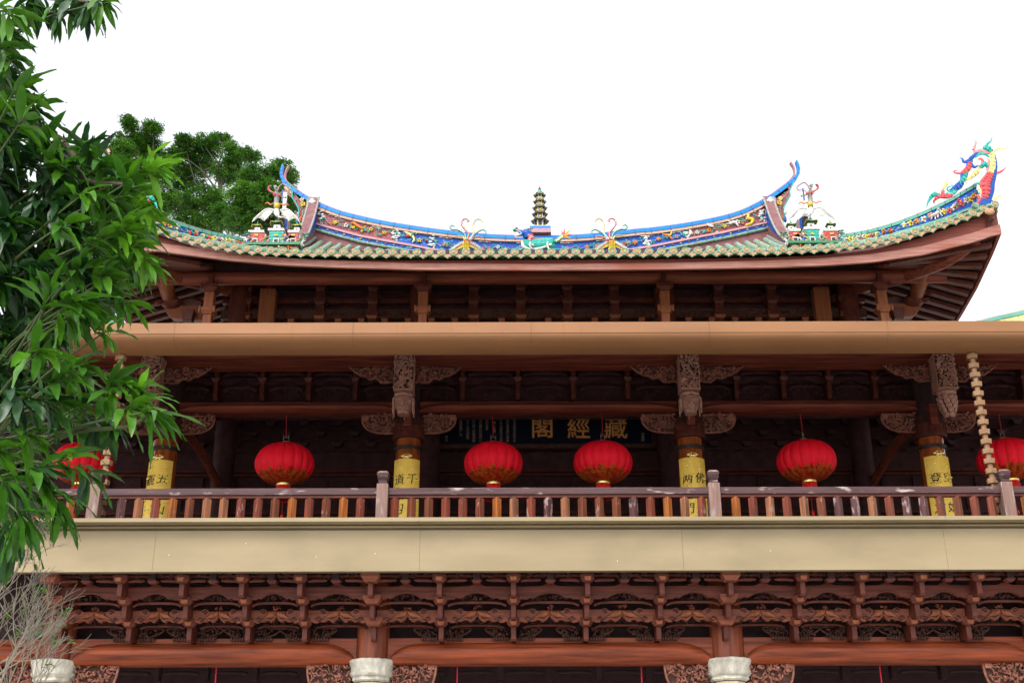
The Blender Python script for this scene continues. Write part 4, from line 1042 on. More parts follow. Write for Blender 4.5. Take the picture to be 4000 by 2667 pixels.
# --- hip ridges to the corners
def HQ(px, py):
    Y = interp([(3250, 27.6), (3870, 24.55)], px); return P(px, py, Y)
hip_top = [(3255, 930), (3292, 918), (3350, 908), (3404, 897), (3506, 867), (3608, 827), (3710, 778), (3760, 748), (3812, 719)]
hip_bot = [(3255, 975), (3292, 955), (3350, 945), (3404, 936), (3506, 906), (3608, 876), (3710, 843), (3760, 822), (3838, 796)]
HC = TX - .05
for mir in (0, 1):
    T = cr([HQ(a, b) for a, b in hip_top], 4); B = cr([HQ(a, b) for a, b in hip_bot], 4)
    mb = MB(); dn = Vector((0, 0, -.085))
    mb.ribbon([p + Vector((0, -.04, 0)) for p in T], [p + dn + Vector((0, -.04, 0)) for p in T], .22, R_TEAL)
    mb.ribbon([p + Vector((0, .02, .035)) for p in T], [p + Vector((0, .02, .001)) for p in T], .18, R_PIN)
    for k in range(1, len(T), 2): mb.bar(T[k] + Vector((0, -.044, 0)), T[k] + dn + Vector((0, -.044, 0)), .01, .008, C_['dark'], up=(0, 1, 0))
    if mir: mb.mirror(HC)
    hr = mb.build('hip_ridge', hall)
    mb = MB(); n = len(T); cut = [0, 13, n]
    mb.ribbon([p + dn for p in T[:14]], B[:14], .14, C_['lemon']); mb.ribbon([p + dn for p in T[13:]], B[13:], .14, R_COB)
    mb.ribbon([p + Vector((0, -.03, .0)) for p in B], [p + Vector((0, -.03, -.06)) for p in B], .2, T_RIM)
    mb.ribbon([p + Vector((0, 0, -.06)) for p in B], [p + Vector((0, 0, -.36)) for p in B], .16, PLAST)
    if mir: mb.mirror(HC)
    mb.build('hip_panel', hall)
    mb = MB(); R = random.Random(11); cols = ['coral', 'white', 'orange', 'red', 'coral', 'white', 'yellow', 'orange', 'white', 'pink', 'coral', 'yellow']
    for k in range(1, n - 1):
        t = R.uniform(.35, .7); p = (T[k] + dn).lerp(B[k], t) + Vector((0, -.01, 0)); h = (T[k] + dn - B[k]).length
        p2 = (T[min(n - 1, k + 2)] + dn).lerp(B[min(n - 1, k + 2)], R.uniform(.3, .7)) + Vector((0, -.01, 0))
        vine(mb, [p, p.lerp(p2, .5) + Vector((0, 0, R.uniform(-.05, .05))), p2], R, nl=5)
        if k % 3 != 1 or k > 18: flower(mb, p, min(.095, h * .42), C_[cols[k % 12]], C_['yellow'] if k % 2 else C_['brick'], rot=R.uniform(0, 1))
        if 5 < k < 14 and k % 3 == 1:
            pts = [p + Vector((.08 * (1 - i / 12) * cos(i * .6), -.02, .08 * (1 - i / 12) * sin(i * .6))) for i in range(11)]; mb.tube(pts, .016, C_['lemon' if k % 2 else 'white'], 5)
    if mir: mb.mirror(HC)
    mb.build('hip_relief_flowers', hall, angle=60)
    mb = MB(); w4 = lambda a, b: HQ(3200 + a / 1.96, 500 + b / 1.96) + Vector((0, -.05, 0))
    mb.tube([w4(862, 680), w4(890, 668), w4(915, 650)], [.04, .055, .04], C_['white'], 8); mb.ell(w4(912, 632), (.05, .04, .05), C_['grey'], 8, 5)
    for l in ([(868, 680), (850, 708)], [(885, 680), (885, 708)], [(905, 665), (905, 695)], [(920, 655), (938, 682)], [(920, 640), (940, 650)], [(862, 675), (850, 690)]): mb.tube([w4(*p) for p in l], [.02, .014], C_['white'], 6)
    if mir: mb.mirror(HC)
    mb.build('hip_relief_beast', hall)
    mb = MB()     # corner end: drip tile, blue lip
    c0 = Q(4, 1305, 640, YE - .05); mb.ell(c0, (.12, .05, .09), T_FACE, 12, 6); mb.tube(cr([Q(4, 1265, 620, YE), Q(4, 1300, 595, YE), Q(4, 1345, 612, YE)], 4), .05, T_GRN, 8)
    mb.prism([(p.x, p.z) for p in [Q(4, 1235, 590, YE + .1), Q(4, 1240, 545, YE + .1), Q(4, 1325, 560, YE + .1), Q(4, 1318, 600, YE + .1)]], YE + .05, YE + .25, C_['blue'])
    mb.tube(cr([Q(4, 1325, 680, YE), Q(4, 1300, 720, YE + .1), Q(4, 1290, 760, YE + .15)], 4), [.09, .06, .03], W_CARVD, 6)
    if mir: mb.mirror(TX)
    mb.build('corner_end_tile', hall)
# ------------------------------------------------------------ sculptures on the roof
def sculpt(name, label, cat, base, group=None): return thing(name, label, cat, tuple(base), group)

# pagoda on the middle of the ridge
b = P(2110, 905, YR + .17); pc, py_ = b.x, b.y
pg = sculpt('pagoda_finial', 'slender five-tiered model pagoda standing on the middle of the blue roof ridge', 'pagoda', b)
ZP = lambda y: Q(2, 1330, y, py_).z
mb = MB(); mb.box(pc - .31, pc + .31, py_ - .28, py_ + .2, ZP(640), ZP(600), R_PIN); mb.box(pc - .30, pc + .30, py_ - .27, py_ + .2, ZP(600) + .002, ZP(574), R_BLUE)
mb.box(pc - .24, pc + .24, py_ - .2, py_ + .2, ZP(574) + .002, ZP(555), C_['cream']); mb.build('plinth', pg)
lv = [(555, 478), (462, 408), (392, 345), (330, 280), (268, 215)]; hw = [.15, .13, .12, .105, .09]; rw = [.275, .24, .225, .20, .19]
mb = MB()
for i, (a, c) in enumerate(lv):
    mb.lathe(pc, py_, [(hw[i], ZP(a)), (hw[i] * .95, ZP(c))], C_['mauve'], 6, 0)
    for k in range(6):
        an = k * pi / 3; x_, y_ = pc + hw[i] * cos(an), py_ + hw[i] * sin(an); mb.bar((x_, y_, ZP(a)), (x_, y_, ZP(c)), .022, .022, C_['white'])
    for k in range(3):
        an = -pi / 2 + (k - 1) * pi / 3; r_ = hw[i] * .90; x_, y_ = pc + r_ * cos(an), py_ + r_ * sin(an)
        if i: mb.box(x_ - .025, x_ + .025, y_ - .02, y_ + .02, ZP(a) + .015, ZP(a) + .08, C_['yellow'])
        mb.box(x_ - .03, x_ + .03, y_ - .012, y_ + .012, ZP(a) + .03, ZP(c) - .05, C_['dark'])
mb.build('tower_body', pg, smooth=False)
for i, (a, c) in enumerate(lv):
    mb = MB(); zc = ZP(c + 4)
    n = 24; q = []
    for (f, dz) in ((.5, .05), (.8, .015), (1.0, .0), (1.02, -.018), (.6, -.02)):
        for k in range(n):
            an = 2 * pi * k / n; m6 = abs(((an / (pi / 3)) % 1) - .5) * 2; r = rw[i] * f * (1 if f < .7 else .86 + .14 * m6 ** 2)
            q.append((pc + r * cos(an), py_ + r * sin(an), zc + dz + (.03 * m6 ** 3 if f > .7 else 0)))
    fs = [(j * n + k, j * n + (k + 1) % n, (j + 1) * n + (k + 1) % n, (j + 1) * n + k) for j in range(4) for k in range(n)] + [tuple(range(n))]
    mb.add(q, fs, C_['slate']); mb.tube([(pc + rw[i] * .9 * cos(t), py_ + rw[i] * .9 * sin(t), zc - .02) for t in rngx(0, 6.283, 12)], .005, C_['lemon'], 5)
    mb.build('tier_roof', pg)
mb = MB(); mb.lathe(pc, py_, [(.12, ZP(205)), (.07, ZP(190)), (.06, ZP(170)), (.02, ZP(166))], C_['teal'], 10)
mb.lathe(pc, py_, [(.05, ZP(166)), (.03, ZP(160)), (.05, ZP(155)), (.025, ZP(150)), (.035, ZP(144)), (.012, ZP(138)), (.006, ZP(118))], C_['coral'], 10); mb.build('spire', pg)

MB.RS = 0.8
# green scaly beast in front of the ridge
YBt = YR - .45
b = Q(2, 1310, 790, YBt); bs = sculpt('dragon_beast_statue', 'green scaly dragon-headed beast striding left in front of the blue ridge', 'statue', b)
q2 = lambda a, b_, dy=0: Q(2, a, b_, YBt + dy)
mb = MB()
mb.tube(cr([q2(1165, 700), q2(1210, 712), q2(1290, 715), q2(1370, 708), q2(1430, 705), q2(1465, 712)], 6), [.14, .21, .21, .20, .20, .21, .13], C_['teal'], 14, sq=.7)
for l, r in (([(1190, 745), (1150, 775), (1095, 795), (1078, 822)], [.14, .08, .065, .05]), ([(1190, 750), (1180, 785), (1205, 815), (1225, 828)], [.13, .08, .06, .05]),
             ([(1400, 740), (1385, 785), (1350, 812), (1335, 825)], [.14, .085, .06, .05]), ([(1450, 730), (1460, 770), (1500, 778), (1530, 772)], [.16, .09, .06, .045])):
    mb.tube(cr([q2(*p, dy=-.05) for p in l], 5), r, C_['teal'], 8)
bd = mb.build('body', bs)
mb = MB(); R = random.Random(2)
for i in range(13):
    for j in range(5):
        x = 1180 + i * 21 + (j % 2) * 10; y = 680 + j * 16; p = q2(x, y, -.17 - .05 * (1 - ((j - 2) / 2.6) ** 2))
        mb.ell(p, (.075, .03, .055), C_['teal'], 6, 4)
mb.build('scales', bd)
mb = MB(); mb.tube(cr([q2(1148, 690, -.18), q2(1165, 740, -.2), q2(1230, 765, -.2), q2(1310, 762, -.2), q2(1400, 738, -.2)], 5), [.04, .06, .05, .05, .04], C_['white'], 6)
for l in ([(1235, 695), (1225, 720), (1240, 750), (1275, 765)], [(1235, 720), (1262, 725), (1270, 738)], [(1412, 690), (1405, 725), (1425, 765), (1475, 785)], [(1410, 720), (1440, 722), (1452, 705)]): mb.tube(cr([q2(*p, dy=-.27) for p in l], 4), [.03, .035, .01], C_['white'], 6)
mb.build('belly_and_flames', bs)
mb = MB(); mb.tube(cr([q2(1215, 650, -.1), q2(1195, 612, -.1), q2(1165, 600, -.1), q2(1120, 585, -.1), q2(1085, 562, -.1)], 5), [.16, .17, .15, .06, .04], C_['blue'], 10)
mb.tube(cr([q2(1175, 625, -.1), q2(1120, 632, -.1), q2(1070, 630, -.1)], 4), [.1, .05, .03], C_['blue'], 8)
for k in range(9): mb.ell(q2(1082 + k * 9, 643, -.16), (.012, .012, .035), C_['white'], 5, 3)
mb.tube(cr([q2(1090, 570, -.15), q2(1140, 600, -.16), q2(1130, 615, -.16), q2(1070, 635, -.16)], 4), .018, C_['white'], 5)
mb.ell(q2(1078, 572, -.1), (.09, .07, .07), C_['green'], 8, 6); mb.ell(q2(1092, 552, -.1), (.05, .04, .04), C_['red'], 8, 5); mb.ell(q2(1158, 573, -.18), (.04, .03, .03), C_['white'], 8, 5)
for l in ([(1180, 580), (1215, 560), (1245, 562), (1268, 545)], [(1190, 595), (1225, 580), (1255, 600)]): mb.tube(cr([q2(*p, dy=-.1) for p in l], 4), [.04, .03, .008], C_['slate'], 6)
mb.tube([q2(1075, 650, -.1), q2(1075, 675, -.1)], [.03, .015], C_['coral'], 6)
mb.build('head', bs)
mb = MB()
for k in range(14):
    a0 = (1205 + 5 * (k % 5), 615 + 9 * (k // 2)); mb.tube(cr([q2(*a0, dy=-.2), q2(a0[0] + 25, a0[1] + 6, -.2), q2(a0[0] + 48, a0[1] + (-10 if k % 2 else 12), -.16)], 3), [.035, .03, .006], C_['coral'] if k % 4 else C_['white'], 6)
for k in range(14): mb.ell(q2(1270 + k * 14, 658, -.02), (.045, .03, .035), C_['coral'], 6, 4)
mb.build('mane', bs)
mb = MB(); mb.tube(cr([q2(1460, 690), q2(1510, 680), q2(1550, 645), q2(1555, 615)], 5), [.06, .07, .07, .05], C_['teal'], 8)
for k, (a, b_) in enumerate([(1650, 548), (1580, 550), (1548, 575), (1640, 600), (1610, 580), (1655, 612), (1645, 655), (1620, 640)]):
    mb.tube(cr([q2(1560, 630, -.02), q2((1560 + a) / 2 + 8, (630 + b_) / 2 + 6, -.03), q2(a, b_, -.02)], 4), [.045, .035, .006], C_['coral'] if k % 3 else C_['yellow'], 6)
for k in range(6): mb.tube([q2(1500 + 12 * k, 690 - 8 * k, -.05), q2(1490 + 14 * k, 660 - 9 * k, -.05)], [.03, .006], C_['lemon'], 5)
mb.build('tail', bs)

MB.RS = 0.64
# phoenixes with curling plumes
def phoenix(mir, label):
    Y = YR - .35; c0 = Q(2, 590, 800, Y)
    mc = (Q(2, 590, 700, Y).x + Q(2, 2050, 700, Y).x) / 2
    base = c0.copy()
    if mir: base.x = 2 * mc - base.x
    ph = sculpt('phoenix_statue', label, 'statue', base, 'phoenixes on the main ridge')
    q = lambda a, b_, dy=0: Q(2, a, b_, Y + dy)
    def fin(mb, name):
        if mir: mb.mirror(mc)
        return mb.build(name, ph)
    mb = MB(); mb.tube(cr([q(575, 675), q(570, 710), q(578, 755), q(600, 785), q(622, 805)], 5), [.10, .16, .15, .10, .02], C_['yellow'], 10, sq=.7)
    for i in range(6):
        for j in range(3): mb.ell(q(552 + j * 22, 690 + i * 15, -.1), (.045, .03, .03), C_['yellow'], 6, 4)
    fin(mb, 'body')
    for s_, pts in ((-1, [(545, 710), (480, 745), (420, 790)]), (1, [(600, 700), (680, 740), (758, 800)])):
        mb = MB(); a, m_, e = [q(*p) for p in pts]; mb.tube(cr([a, m_, e], 5), [.05, .04, .02], C_['white'], 6)
        for k in range(15):
            p = a.lerp(e, k / 14) + Vector((0, -.03, (m_.z - (a.z + e.z) / 2) * 4 * (k / 14) * (1 - k / 14)))
            mb.tube([p, p + Vector((s_ * .05, -.01, .05))], [.03, .008], C_['white'], 5); mb.ell(p + Vector((-s_ * .01, -.02, -.045)), (.03, .02, .025), C_['brick'], 5, 3)
            mb.tube([p + Vector((0, 0, -.06)), p + Vector((s_ * .03, -.01, -.12 - .03 * (1 - k / 14)))], [.035, .012], C_['yellow' if k < 11 else 'white'], 5)
        fin(mb, 'wing')
    plumes = [([(580, 670), (555, 610), (490, 572), (430, 568), (416, 540), (435, 524), (458, 540)], 'teal'), ([(590, 668), (600, 610), (560, 560), (530, 510), (545, 468), (580, 460), (602, 480), (592, 495)], 'coral'),
              ([(605, 672), (650, 620), (655, 560), (650, 510), (675, 470), (715, 462), (738, 482), (735, 498)], 'lemon'), ([(615, 678), (650, 630), (700, 588), (750, 570), (778, 590), (765, 620)], 'teal'),
              ([(565, 672), (540, 640), (500, 632), (450, 640)], 'yellow'), ([(620, 685), (650, 655), (700, 640), (745, 650)], 'coral')]
    for pts, c in plumes:
        mb = MB(); cc = cr([q(a, b_, -.02) for a, b_ in pts], 6); mb.tube(cc, [.05, .045, .035, .03, .02], C_[c], 7)
        mb.tube([p + Vector((0, -.035, 0)) for p in cc], [.015, .012, .006], C_['white'], 5)
        for k in range(2, len(cc) - 1, 2): mb.ell(cc[k] + Vector((.03 if k % 4 else -.03, 0, .01)), (.03, .015, .02), C_[c], 5, 3)
        fin(mb, 'plume')
    mb = MB()
    for k in range(8): mb.ell(q(558 + 9 * k, 682 - (k % 2) * 8, -.1), (.035, .03, .03), C_['brick'], 6, 4)
    fin(mb, 'collar')
phoenix(False, 'yellow phoenix with curling plumes on the ridge to the left of the pagoda')
phoenix(True, 'yellow phoenix with curling plumes on the ridge to the right of the pagoda')

MB.RS = 0.58
# toy castle with riders, a crane and a dancing lady above it
def castle(mir, lab1, lab2, lab3):
    Y = 27.55; mc = (Q(1, 490, 950, Y).x + Q(3, 1835, 750, Y).x) / 2
    q = lambda a, b_, dy=0: Q(1, a, b_, Y + dy)
    bx = q(490, 1080)
    if mir: bx.x = 2 * mc - bx.x
    ct = sculpt('castle_diorama', lab1, 'castle', bx, 'toy castles on the roof')
    def fin(mb, name, par=ct, sm=True):
        if mir: mb.mirror(mc)
        return mb.build(name, par, smooth=sm)
    def bx_(mb, x0, x1, y0, y1, m, a=-.05, b_=.35): p, r = q(x0, y0), q(x1, y1); mb.box(p.x, r.x, Y + a, Y + b_, r.z, p.z, m)
    mb = MB(); bx_(mb, 165, 812, 1057, 1082, C_['green'], -.2, .35); bx_(mb, 200, 790, 1083, 1118, W_EAVD, -.12, .3); fin(mb, 'platform')
    for a, c in ((292, 'yellow'), (425, 'red'), (560, 'white'), (670, 'orange')):
        mb = MB(); flower(mb, q(a, 1098, -.15), .12, C_[c], C_['yellow' if c != 'yellow' else 'orange'], rot=.5); fin(mb, 'platform_flower')
    for (x0, x1, y0, y1, c, w0) in ((215, 388, 1055, 920, 'brick', 892), (440, 618, 1055, 898, 'teal', 870), (665, 785, 1055, 920, 'brick', 892)):
        mb = MB(); bx_(mb, x0, x1, y0, y1, C_[c]); bx_(mb, x0 - 4, x1 + 4, y1 - 1, w0, C_['white'], -.07, .36)
        for k in range(4):
            yy = lerp(y0, y1, (k + .5) / 4.5); bx_(mb, x0, x1, yy + 1, yy - 1, C_['dark'], -.054, -.05)
        xm = (x0 + x1) / 2; bx_(mb, xm - 20, xm + 22, 958, 942, C_['yellow'], -.075, -.055)
        fin(mb, 'castle_wall')
        mb = MB(); gx_ = xm + (-15 if x0 < 400 else 0); bx_(mb, gx_ - 35, gx_ + 35, 1055, 992, C_['white'], -.10, -.06); bx_(mb, gx_ - 24, gx_ + 24, 1055, 1003, C_['dark'], -.104, -.101); fin(mb, 'castle_gate')
    for xm, yt, s_ in ((308, 890, 1), (533, 868, 1.25), (762, 890, 1)):
        mb = MB(); bx_(mb, xm - 32 * s_, xm + 32 * s_, yt, yt - 42 * s_, C_['white'], .0, .2); bx_(mb, xm - 8, xm + 8, yt - 12, yt - 26 * s_, C_['dark'], -.006, -.001)
        b0 = q(xm, yt - 42 * s_, .1); r0 = .15 * s_
        n = 16; qq = []
        for f, dz in ((1.0, .0), (.72, .02), (.4, .08), (.12, .14), (.02, .24)):
            for k in range(n):
                an = 2 * pi * k / n; m4 = abs(((an / (pi / 2) + .5) % 1) - .5) * 2
                r_ = r0 * f * (.85 + .2 * (1 - m4)); qq.append((b0.x + r_ * cos(an + pi / 4), b0.y + r_ * sin(an + pi / 4), b0.z + dz * s_ * .8 + (.035 * (1 - m4) ** 2 if f > .9 else 0)))
        mb.add(qq, [(j * n + k, j * n + (k + 1) % n, (j + 1) * n + (k + 1) % n, (j + 1) * n + k) for j in range(4) for k in range(n)] + [tuple(range(n - 1, -1, -1))], C_['green'])
        mb.tube([(p[0], p[1], p[2] - .005) for p in qq[:n]] + [qq[0]], .014, C_['yellow'], 5)
        fin(mb, 'castle_turret')
    R = random.Random(8); qr = lambda a_, b_, dy=0: q(a_, b_, dy * .5)
    for i, (a, cols) in enumerate(((205, ('blue', 'white', 'orange')), (400, ('green', 'orange', 'pink')), (625, ('blue', 'yellow', 'white')), (795, ('green', 'coral', 'white')))):
        mb = MB(); c1, c2, c3 = [C_[c] for c in cols]; yy = 1025 if i % 3 == 0 else 1010
        mb.tube([qr(a - 35, yy + 5, -.25), qr(a + 30, yy, -.25)], [.06, .08, .05], c3, 8); mb.tube([qr(a + 25, yy, -.25), qr(a + 48, yy - 28, -.27), qr(a + 62, yy - 18, -.27)], [.06, .045, .025], c3, 7)
        for dx in (-38, -18, 15, 38): mb.tube([qr(a + dx * .7, yy + 8, -.25), qr(a + dx * 1.25, yy + 36, -.25)], [.035, .018], c3, 5)
        mb.tube([qr(a, yy, -.27), qr(a + 2, yy - 50, -.27)], [.08, .05], c1, 8); mb.ell(qr(a + 3, yy - 66, -.28), (.05, .045, .055), C_['cream'], 8, 6); mb.ell(qr(a + 2, yy - 78, -.26), (.055, .05, .035), c2, 8, 5)
        mb.tube([qr(a, yy - 42, -.3), qr(a - 38, yy - 30, -.34), qr(a - 60, yy - 38, -.34)], [.03, .02], c2, 6); mb.tube([qr(a + 2, yy - 40, -.3), qr(a + 35, yy - 48, -.34)], [.03, .02], c1, 6)
        mb.tube([qr(a - 75, yy - 5, -.36), qr(a + 55, yy - 70, -.36)], .01, C_['cream'], 5)
        for k in range(3): mb.tube([qr(a - 10 + 8 * k, yy - 30, -.2), qr(a - 30 + 12 * k, yy - 85, -.2)], [.012, .02], C_[R.choice(['coral', 'green', 'blue'])], 5)
        fin(mb, 'rider')
    for x0, y0 in ((190, 930), (850, 940)):
        mb = MB()
        mb.tube(cr([q(x0 + 20, 1000, -.1), q(x0 + 5, 960, -.1), q(x0, y0 - 20, -.1)], 3), .025, C_['branch'], 5)
        for k in range(14): mb.ell(q(x0 + R.uniform(-40, 42), y0 + R.uniform(-32, 25), -.1 + R.uniform(-.1, .05)), (.06, .05, .03), C_['leaf' if k % 2 else 'green'], 7, 4)
        fin(mb, 'bonsai_tree')
    # striped back tower
    mb = MB(); 
    for k in range(3): 
        p0 = q(575 + k * 32, 870 + k * 12, .5); p1 = q(575 + k * 32, 730 + 20 * k, .5); mb.box(p0.x - .06, p0.x + .06, p0.y - .1, p0.y + .1 + .05 * k, p0.z, p1.z, C_['white' if k == 1 else 'mauve'])
        for j in range(3): zz_ = lerp(p0.z, p1.z, (j + .6) / 3.5); mb.box(p0.x - .035, p0.x + .035, p0.y - .106, p0.y - .101, zz_ - .04, zz_ + .06, C_['blue' if k == 2 else 'dark'])
    a_, b2 = q(598, 870, .45), q(598, 420, .45); mb.box(a_.x - .05, a_.x + .05, a_.y - .03, a_.y + .03, a_.z, lerp(a_.z, b2.z, .95), C_['white']); mb.box(a_.x - .09, a_.x - .055, a_.y - .03, a_.y + .03, lerp(a_.z, b2.z, .7), b2.z, C_['blue'])
    fin(mb, 'striped_tower')
    cb = q(545, 730)
    if mir: cb.x = 2 * mc - cb.x
    cr_ = sculpt('crane_statue', lab2, 'statue', cb, 'flying cranes on the roof')
    mb = MB(); mb.tube(cr([q(530, 640, .1), q(530, 680, .02), q(545, 720, -.05)], 4), [.10, .14, .07], C_['white'], 8); mb.tube(cr([q(550, 725, -.05), q(590, 732, -.15), q(625, 722, -.2)], 4), [.05, .03, .02], C_['white'], 6)
    mb.tube([q(625, 722, -.2), q(650, 726, -.24)], [.018, .004], C_['orange'], 5); mb.tube(cr([q(540, 740, 0), q(555, 790, .05), q(540, 830, .1)], 3), .012, C_['dark'], 5); fin(mb, 'body', cr_)
    for s_, tip in ((-1, (285, 738)), (1, (765, 742))):
        mb = MB(); sh = (505, 650) if s_ < 0 else (570, 650); el = (410, 640) if s_ < 0 else (660, 645)
        lead = cr([q(*sh, .05), q(*el, .05), q(*tip, .05)], 8); mb.tube(lead, [.05, .045, .02], C_['white'], 6)
        for k in range(1, len(lead)):
            t = k / len(lead); ln = lerp(.42, .12, t ** 1.5); mb.tube([lead[k], lead[k] + Vector((s_ * ln * .55, .03, -ln * .75))], [.055, .045, .012], C_['white'], 6, sq=.4)
        fin(mb, 'wing', cr_)
    lb = q(525, 640)
    if mir: lb.x = 2 * mc - lb.x
    ld = sculpt('dancing_lady_statue', lab3, 'statue', lb, 'dancing ladies on the roof')
    mb = MB(); pr = cr([q(530, 635, .1), q(528, 600, .1), q(528, 560, .1), q(532, 520, .1), q(530, 480, .1), q(526, 450, .1), q(522, 432, .1), q(522, 410, .1)], 3)
    mb.tube(pr, [.13, .12, .11, .12, .095, .10, .04, .03], C_['grey'], 10)
    mb.ell(q(522, 412, .08), (.055, .055, .07), C_['cream'], 10, 8); mb.ell(q(522, 398, .1), (.06, .06, .045), C_['dark'], 8, 6)
    for l in ([(505, 455), (470, 440), (445, 405), (460, 370)], [(548, 460), (590, 495), (640, 505)]): mb.tube(cr([q(*p, .05) for p in l], 4), [.05, .04, .035, .05], C_['grey'], 7)
    fin(mb, 'body', ld)
    mb = MB(); mb.ell(q(535, 600, .05), (.13, .12, .14), C_['yellow'], 8, 6); fin(mb, 'skirt', ld)
    for l, c in (([(470, 372), (440, 380), (440, 420), (490, 450), (540, 470), (580, 480)], 'brick'), ([(540, 430), (560, 380), (600, 350), (650, 375), (680, 400), (670, 435), (600, 440), (560, 475)], 'mauve'), ([(500, 570), (460, 585), (430, 565), (398, 575)], 'orange'),
                 ([(560, 575), (610, 590), (640, 575), (668, 595)], 'orange'), ([(520, 395), (500, 375), (520, 370), (545, 390)], 'grey'), ([(505, 400), (515, 372), (530, 385)], 'grey')):
        mb = MB(); mb.tube(cr([q(*p, 0) for p in l], 5), [.03, .035, .03, .02], C_[c], 6); fin(mb, 'ribbon', ld)
    for a_, b_ in ((505, 470), (568, 475)): mb = MB(); mb.ell(q(a_, b_, .02), (.06, .06, .09), C_['brick'], 7, 5); fin(mb, 'sleeve', ld)
castle(False, 'red and green toy castle with riders on the left end of the roof', 'white crane spreading its wings above the left toy castle', 'lady with flying ribbons riding the crane above the left castle')
castle(True, 'red and green toy castle with riders on the right end of the roof', 'white crane spreading its wings above the right toy castle', 'lady with flying ribbons riding the crane above the right castle')

MB.RS = 0.8
# scrolling dragon tails at the roof corners
def corner(mir, label):
    Y = YE + .25; q = lambda a, b_, dy=0: Q(4, a, b_, Y + dy)
    bx = q(1270, 570)
    if mir: bx.x = 2 * HC - bx.x
    t = sculpt('corner_dragon', label, 'ornament', bx, 'scrolling dragons on the roof corners')
    def T(pts, r, c, name='scroll', seg=8, sc=True):
        mb = MB(); cc = cr([q(*p) for p in pts], 6); mb.tube(cc, r, C_[c], seg, sq=.6)
        rr = r if isinstance(r, list) else [r, r]; tab = [(i / (len(rr) - 1), v) for i, v in enumerate(rr)]
        if sc and max(rr) > .07:
            last = None
            for k in range(1, len(cc) - 1):
                if last is not None and (cc[k] - last).length < .075: continue
                last = cc[k]; r_ = interp(tab, k / (len(cc) - 1)); d = (cc[k + 1] - cc[k]).normalized(); nn = Vector((d.z, 0, -d.x))
                for j in (-1, 0, 1): mb.ell(cc[k] + nn * (j * r_ * .42) + Vector((0, -r_ * .42, 0)), (r_ * .3, .03, .04), C_[c], 6, 4)
        if mir: mb.mirror(HC)
        mb.build(name, t)
    T([(1235, 580), (1262, 540), (1275, 490), (1270, 430), (1290, 390), (1310, 350)], [.08, .11, .15, .17, .14, .11], 'coral', 'red_body')
    T([(1285, 590), (1300, 545), (1318, 480), (1326, 420), (1345, 350), (1352, 280), (1345, 210)], [.05, .08, .09, .08, .06, .05, .03], 'blue', 'blue_spine', sc=False)
    T([(1140, 265), (1130, 310), (1095, 350), (1090, 400), (1050, 440), (1000, 480)], [.04, .06, .05, .05, .05, .03], 'blue', 'blue_spine', sc=False)
    T([(1195, 225), (1225, 200), (1270, 200), (1300, 225)], [.03, .05, .05, .03], 'teal')
    T([(1308, 350), (1328, 300), (1328, 240), (1318, 185)], [.10, .10, .09, .08], 'lemon', 'yellow_body')
    T([(1318, 185), (1290, 160), (1255, 145)], [.08, .11, .06], 'teal', 'crest'); T([(1275, 150), (1290, 120), (1315, 100), (1325, 62)], [.05, .03, .006], 'teal')
    T([(1330, 180), (1370, 158), (1415, 160), (1442, 148), (1440, 130)], [.05, .025, .008], 'lemon'); T([(1330, 345), (1375, 342), (1405, 325), (1430, 302)], [.05, .035, .01], 'coral')
    T([(1235, 572), (1290, 552), (1330, 555), (1365, 525), (1392, 520), (1385, 540)], [.06, .05, .03, .01], 'lemon'); T([(1175, 582), (1210, 580), (1230, 550), (1215, 520), (1205, 510)], [.03, .05, .045, .02], 'coral')
    T([(1205, 470), (1235, 475), (1250, 510), (1232, 555)], [.025, .05, .05, .03], 'lemon'); T([(1185, 430), (1225, 425), (1248, 450), (1250, 500)], [.03, .05, .05, .03], 'teal')
    T([(1310, 195), (1270, 185), (1235, 175), (1180, 190)], [.05, .06, .07, .05], 'pink'); T([(1180, 170), (1195, 130), (1200, 105), (1182, 92)], [.045, .025, .006], 'pink')
    T([(1210, 190), (1180, 215), (1160, 240), (1165, 265)], [.05, .06, .07, .05], 'blue'); T([(1165, 240), (1110, 262), (1095, 235), (1070, 232)], [.06, .04, .006], 'blue')
    T([(1215, 180), (1175, 205), (1160, 235)], [.035, .04, .02], 'lemon'); T([(1155, 265), (1145, 300), (1120, 330), (1080, 350)], [.06, .09, .09, .04], 'coral')
    T([(1085, 350), (1045, 345), (1032, 335), (1045, 325), (1060, 332)], [.04, .025, .01], 'coral'); T([(1160, 270), (1185, 300), (1215, 290)], [.05, .05, .02], 'blue')
    T([(1215, 240), (1240, 238), (1255, 262), (1240, 290), (1215, 290)], [.02, .045, .05, .045, .02], 'coral'); T([(1290, 300), (1265, 275), (1240, 300), (1225, 305)], [.05, .08, .06, .02], 'teal')
    T([(1300, 345), (1290, 300), (1300, 250), (1285, 235)], [.06, .05, .04, .015], 'pink'); T([(1225, 310), (1200, 340), (1160, 380), (1120, 400), (1125, 425)], [.05, .09, .05, .03, .01], 'lemon')
    T([(1130, 345), (1110, 380), (1090, 410), (1075, 420)], [.06, .08, .07, .05], 'teal'); T([(1100, 420), (1075, 450), (1040, 475)], [.05, .075, .06], 'blue'); T([(1080, 430), (1060, 445)], [.05, .04], 'coral')
    T([(1010, 435), (1030, 455), (1015, 485), (985, 480), (985, 455), (1010, 450)], [.02, .03, .03, .015], 'teal'); T([(1050, 480), (1020, 505), (970, 500)], [.05, .05, .03], 'teal')
    T([(950, 480), (945, 500), (955, 520)], [.05, .06, .04], 'coral'); T([(990, 415), (970, 430), (950, 470)], [.03, .06, .04], 'lemon'); T([(985, 415), (955, 400), (955, 370)], [.02, .008], 'lemon')
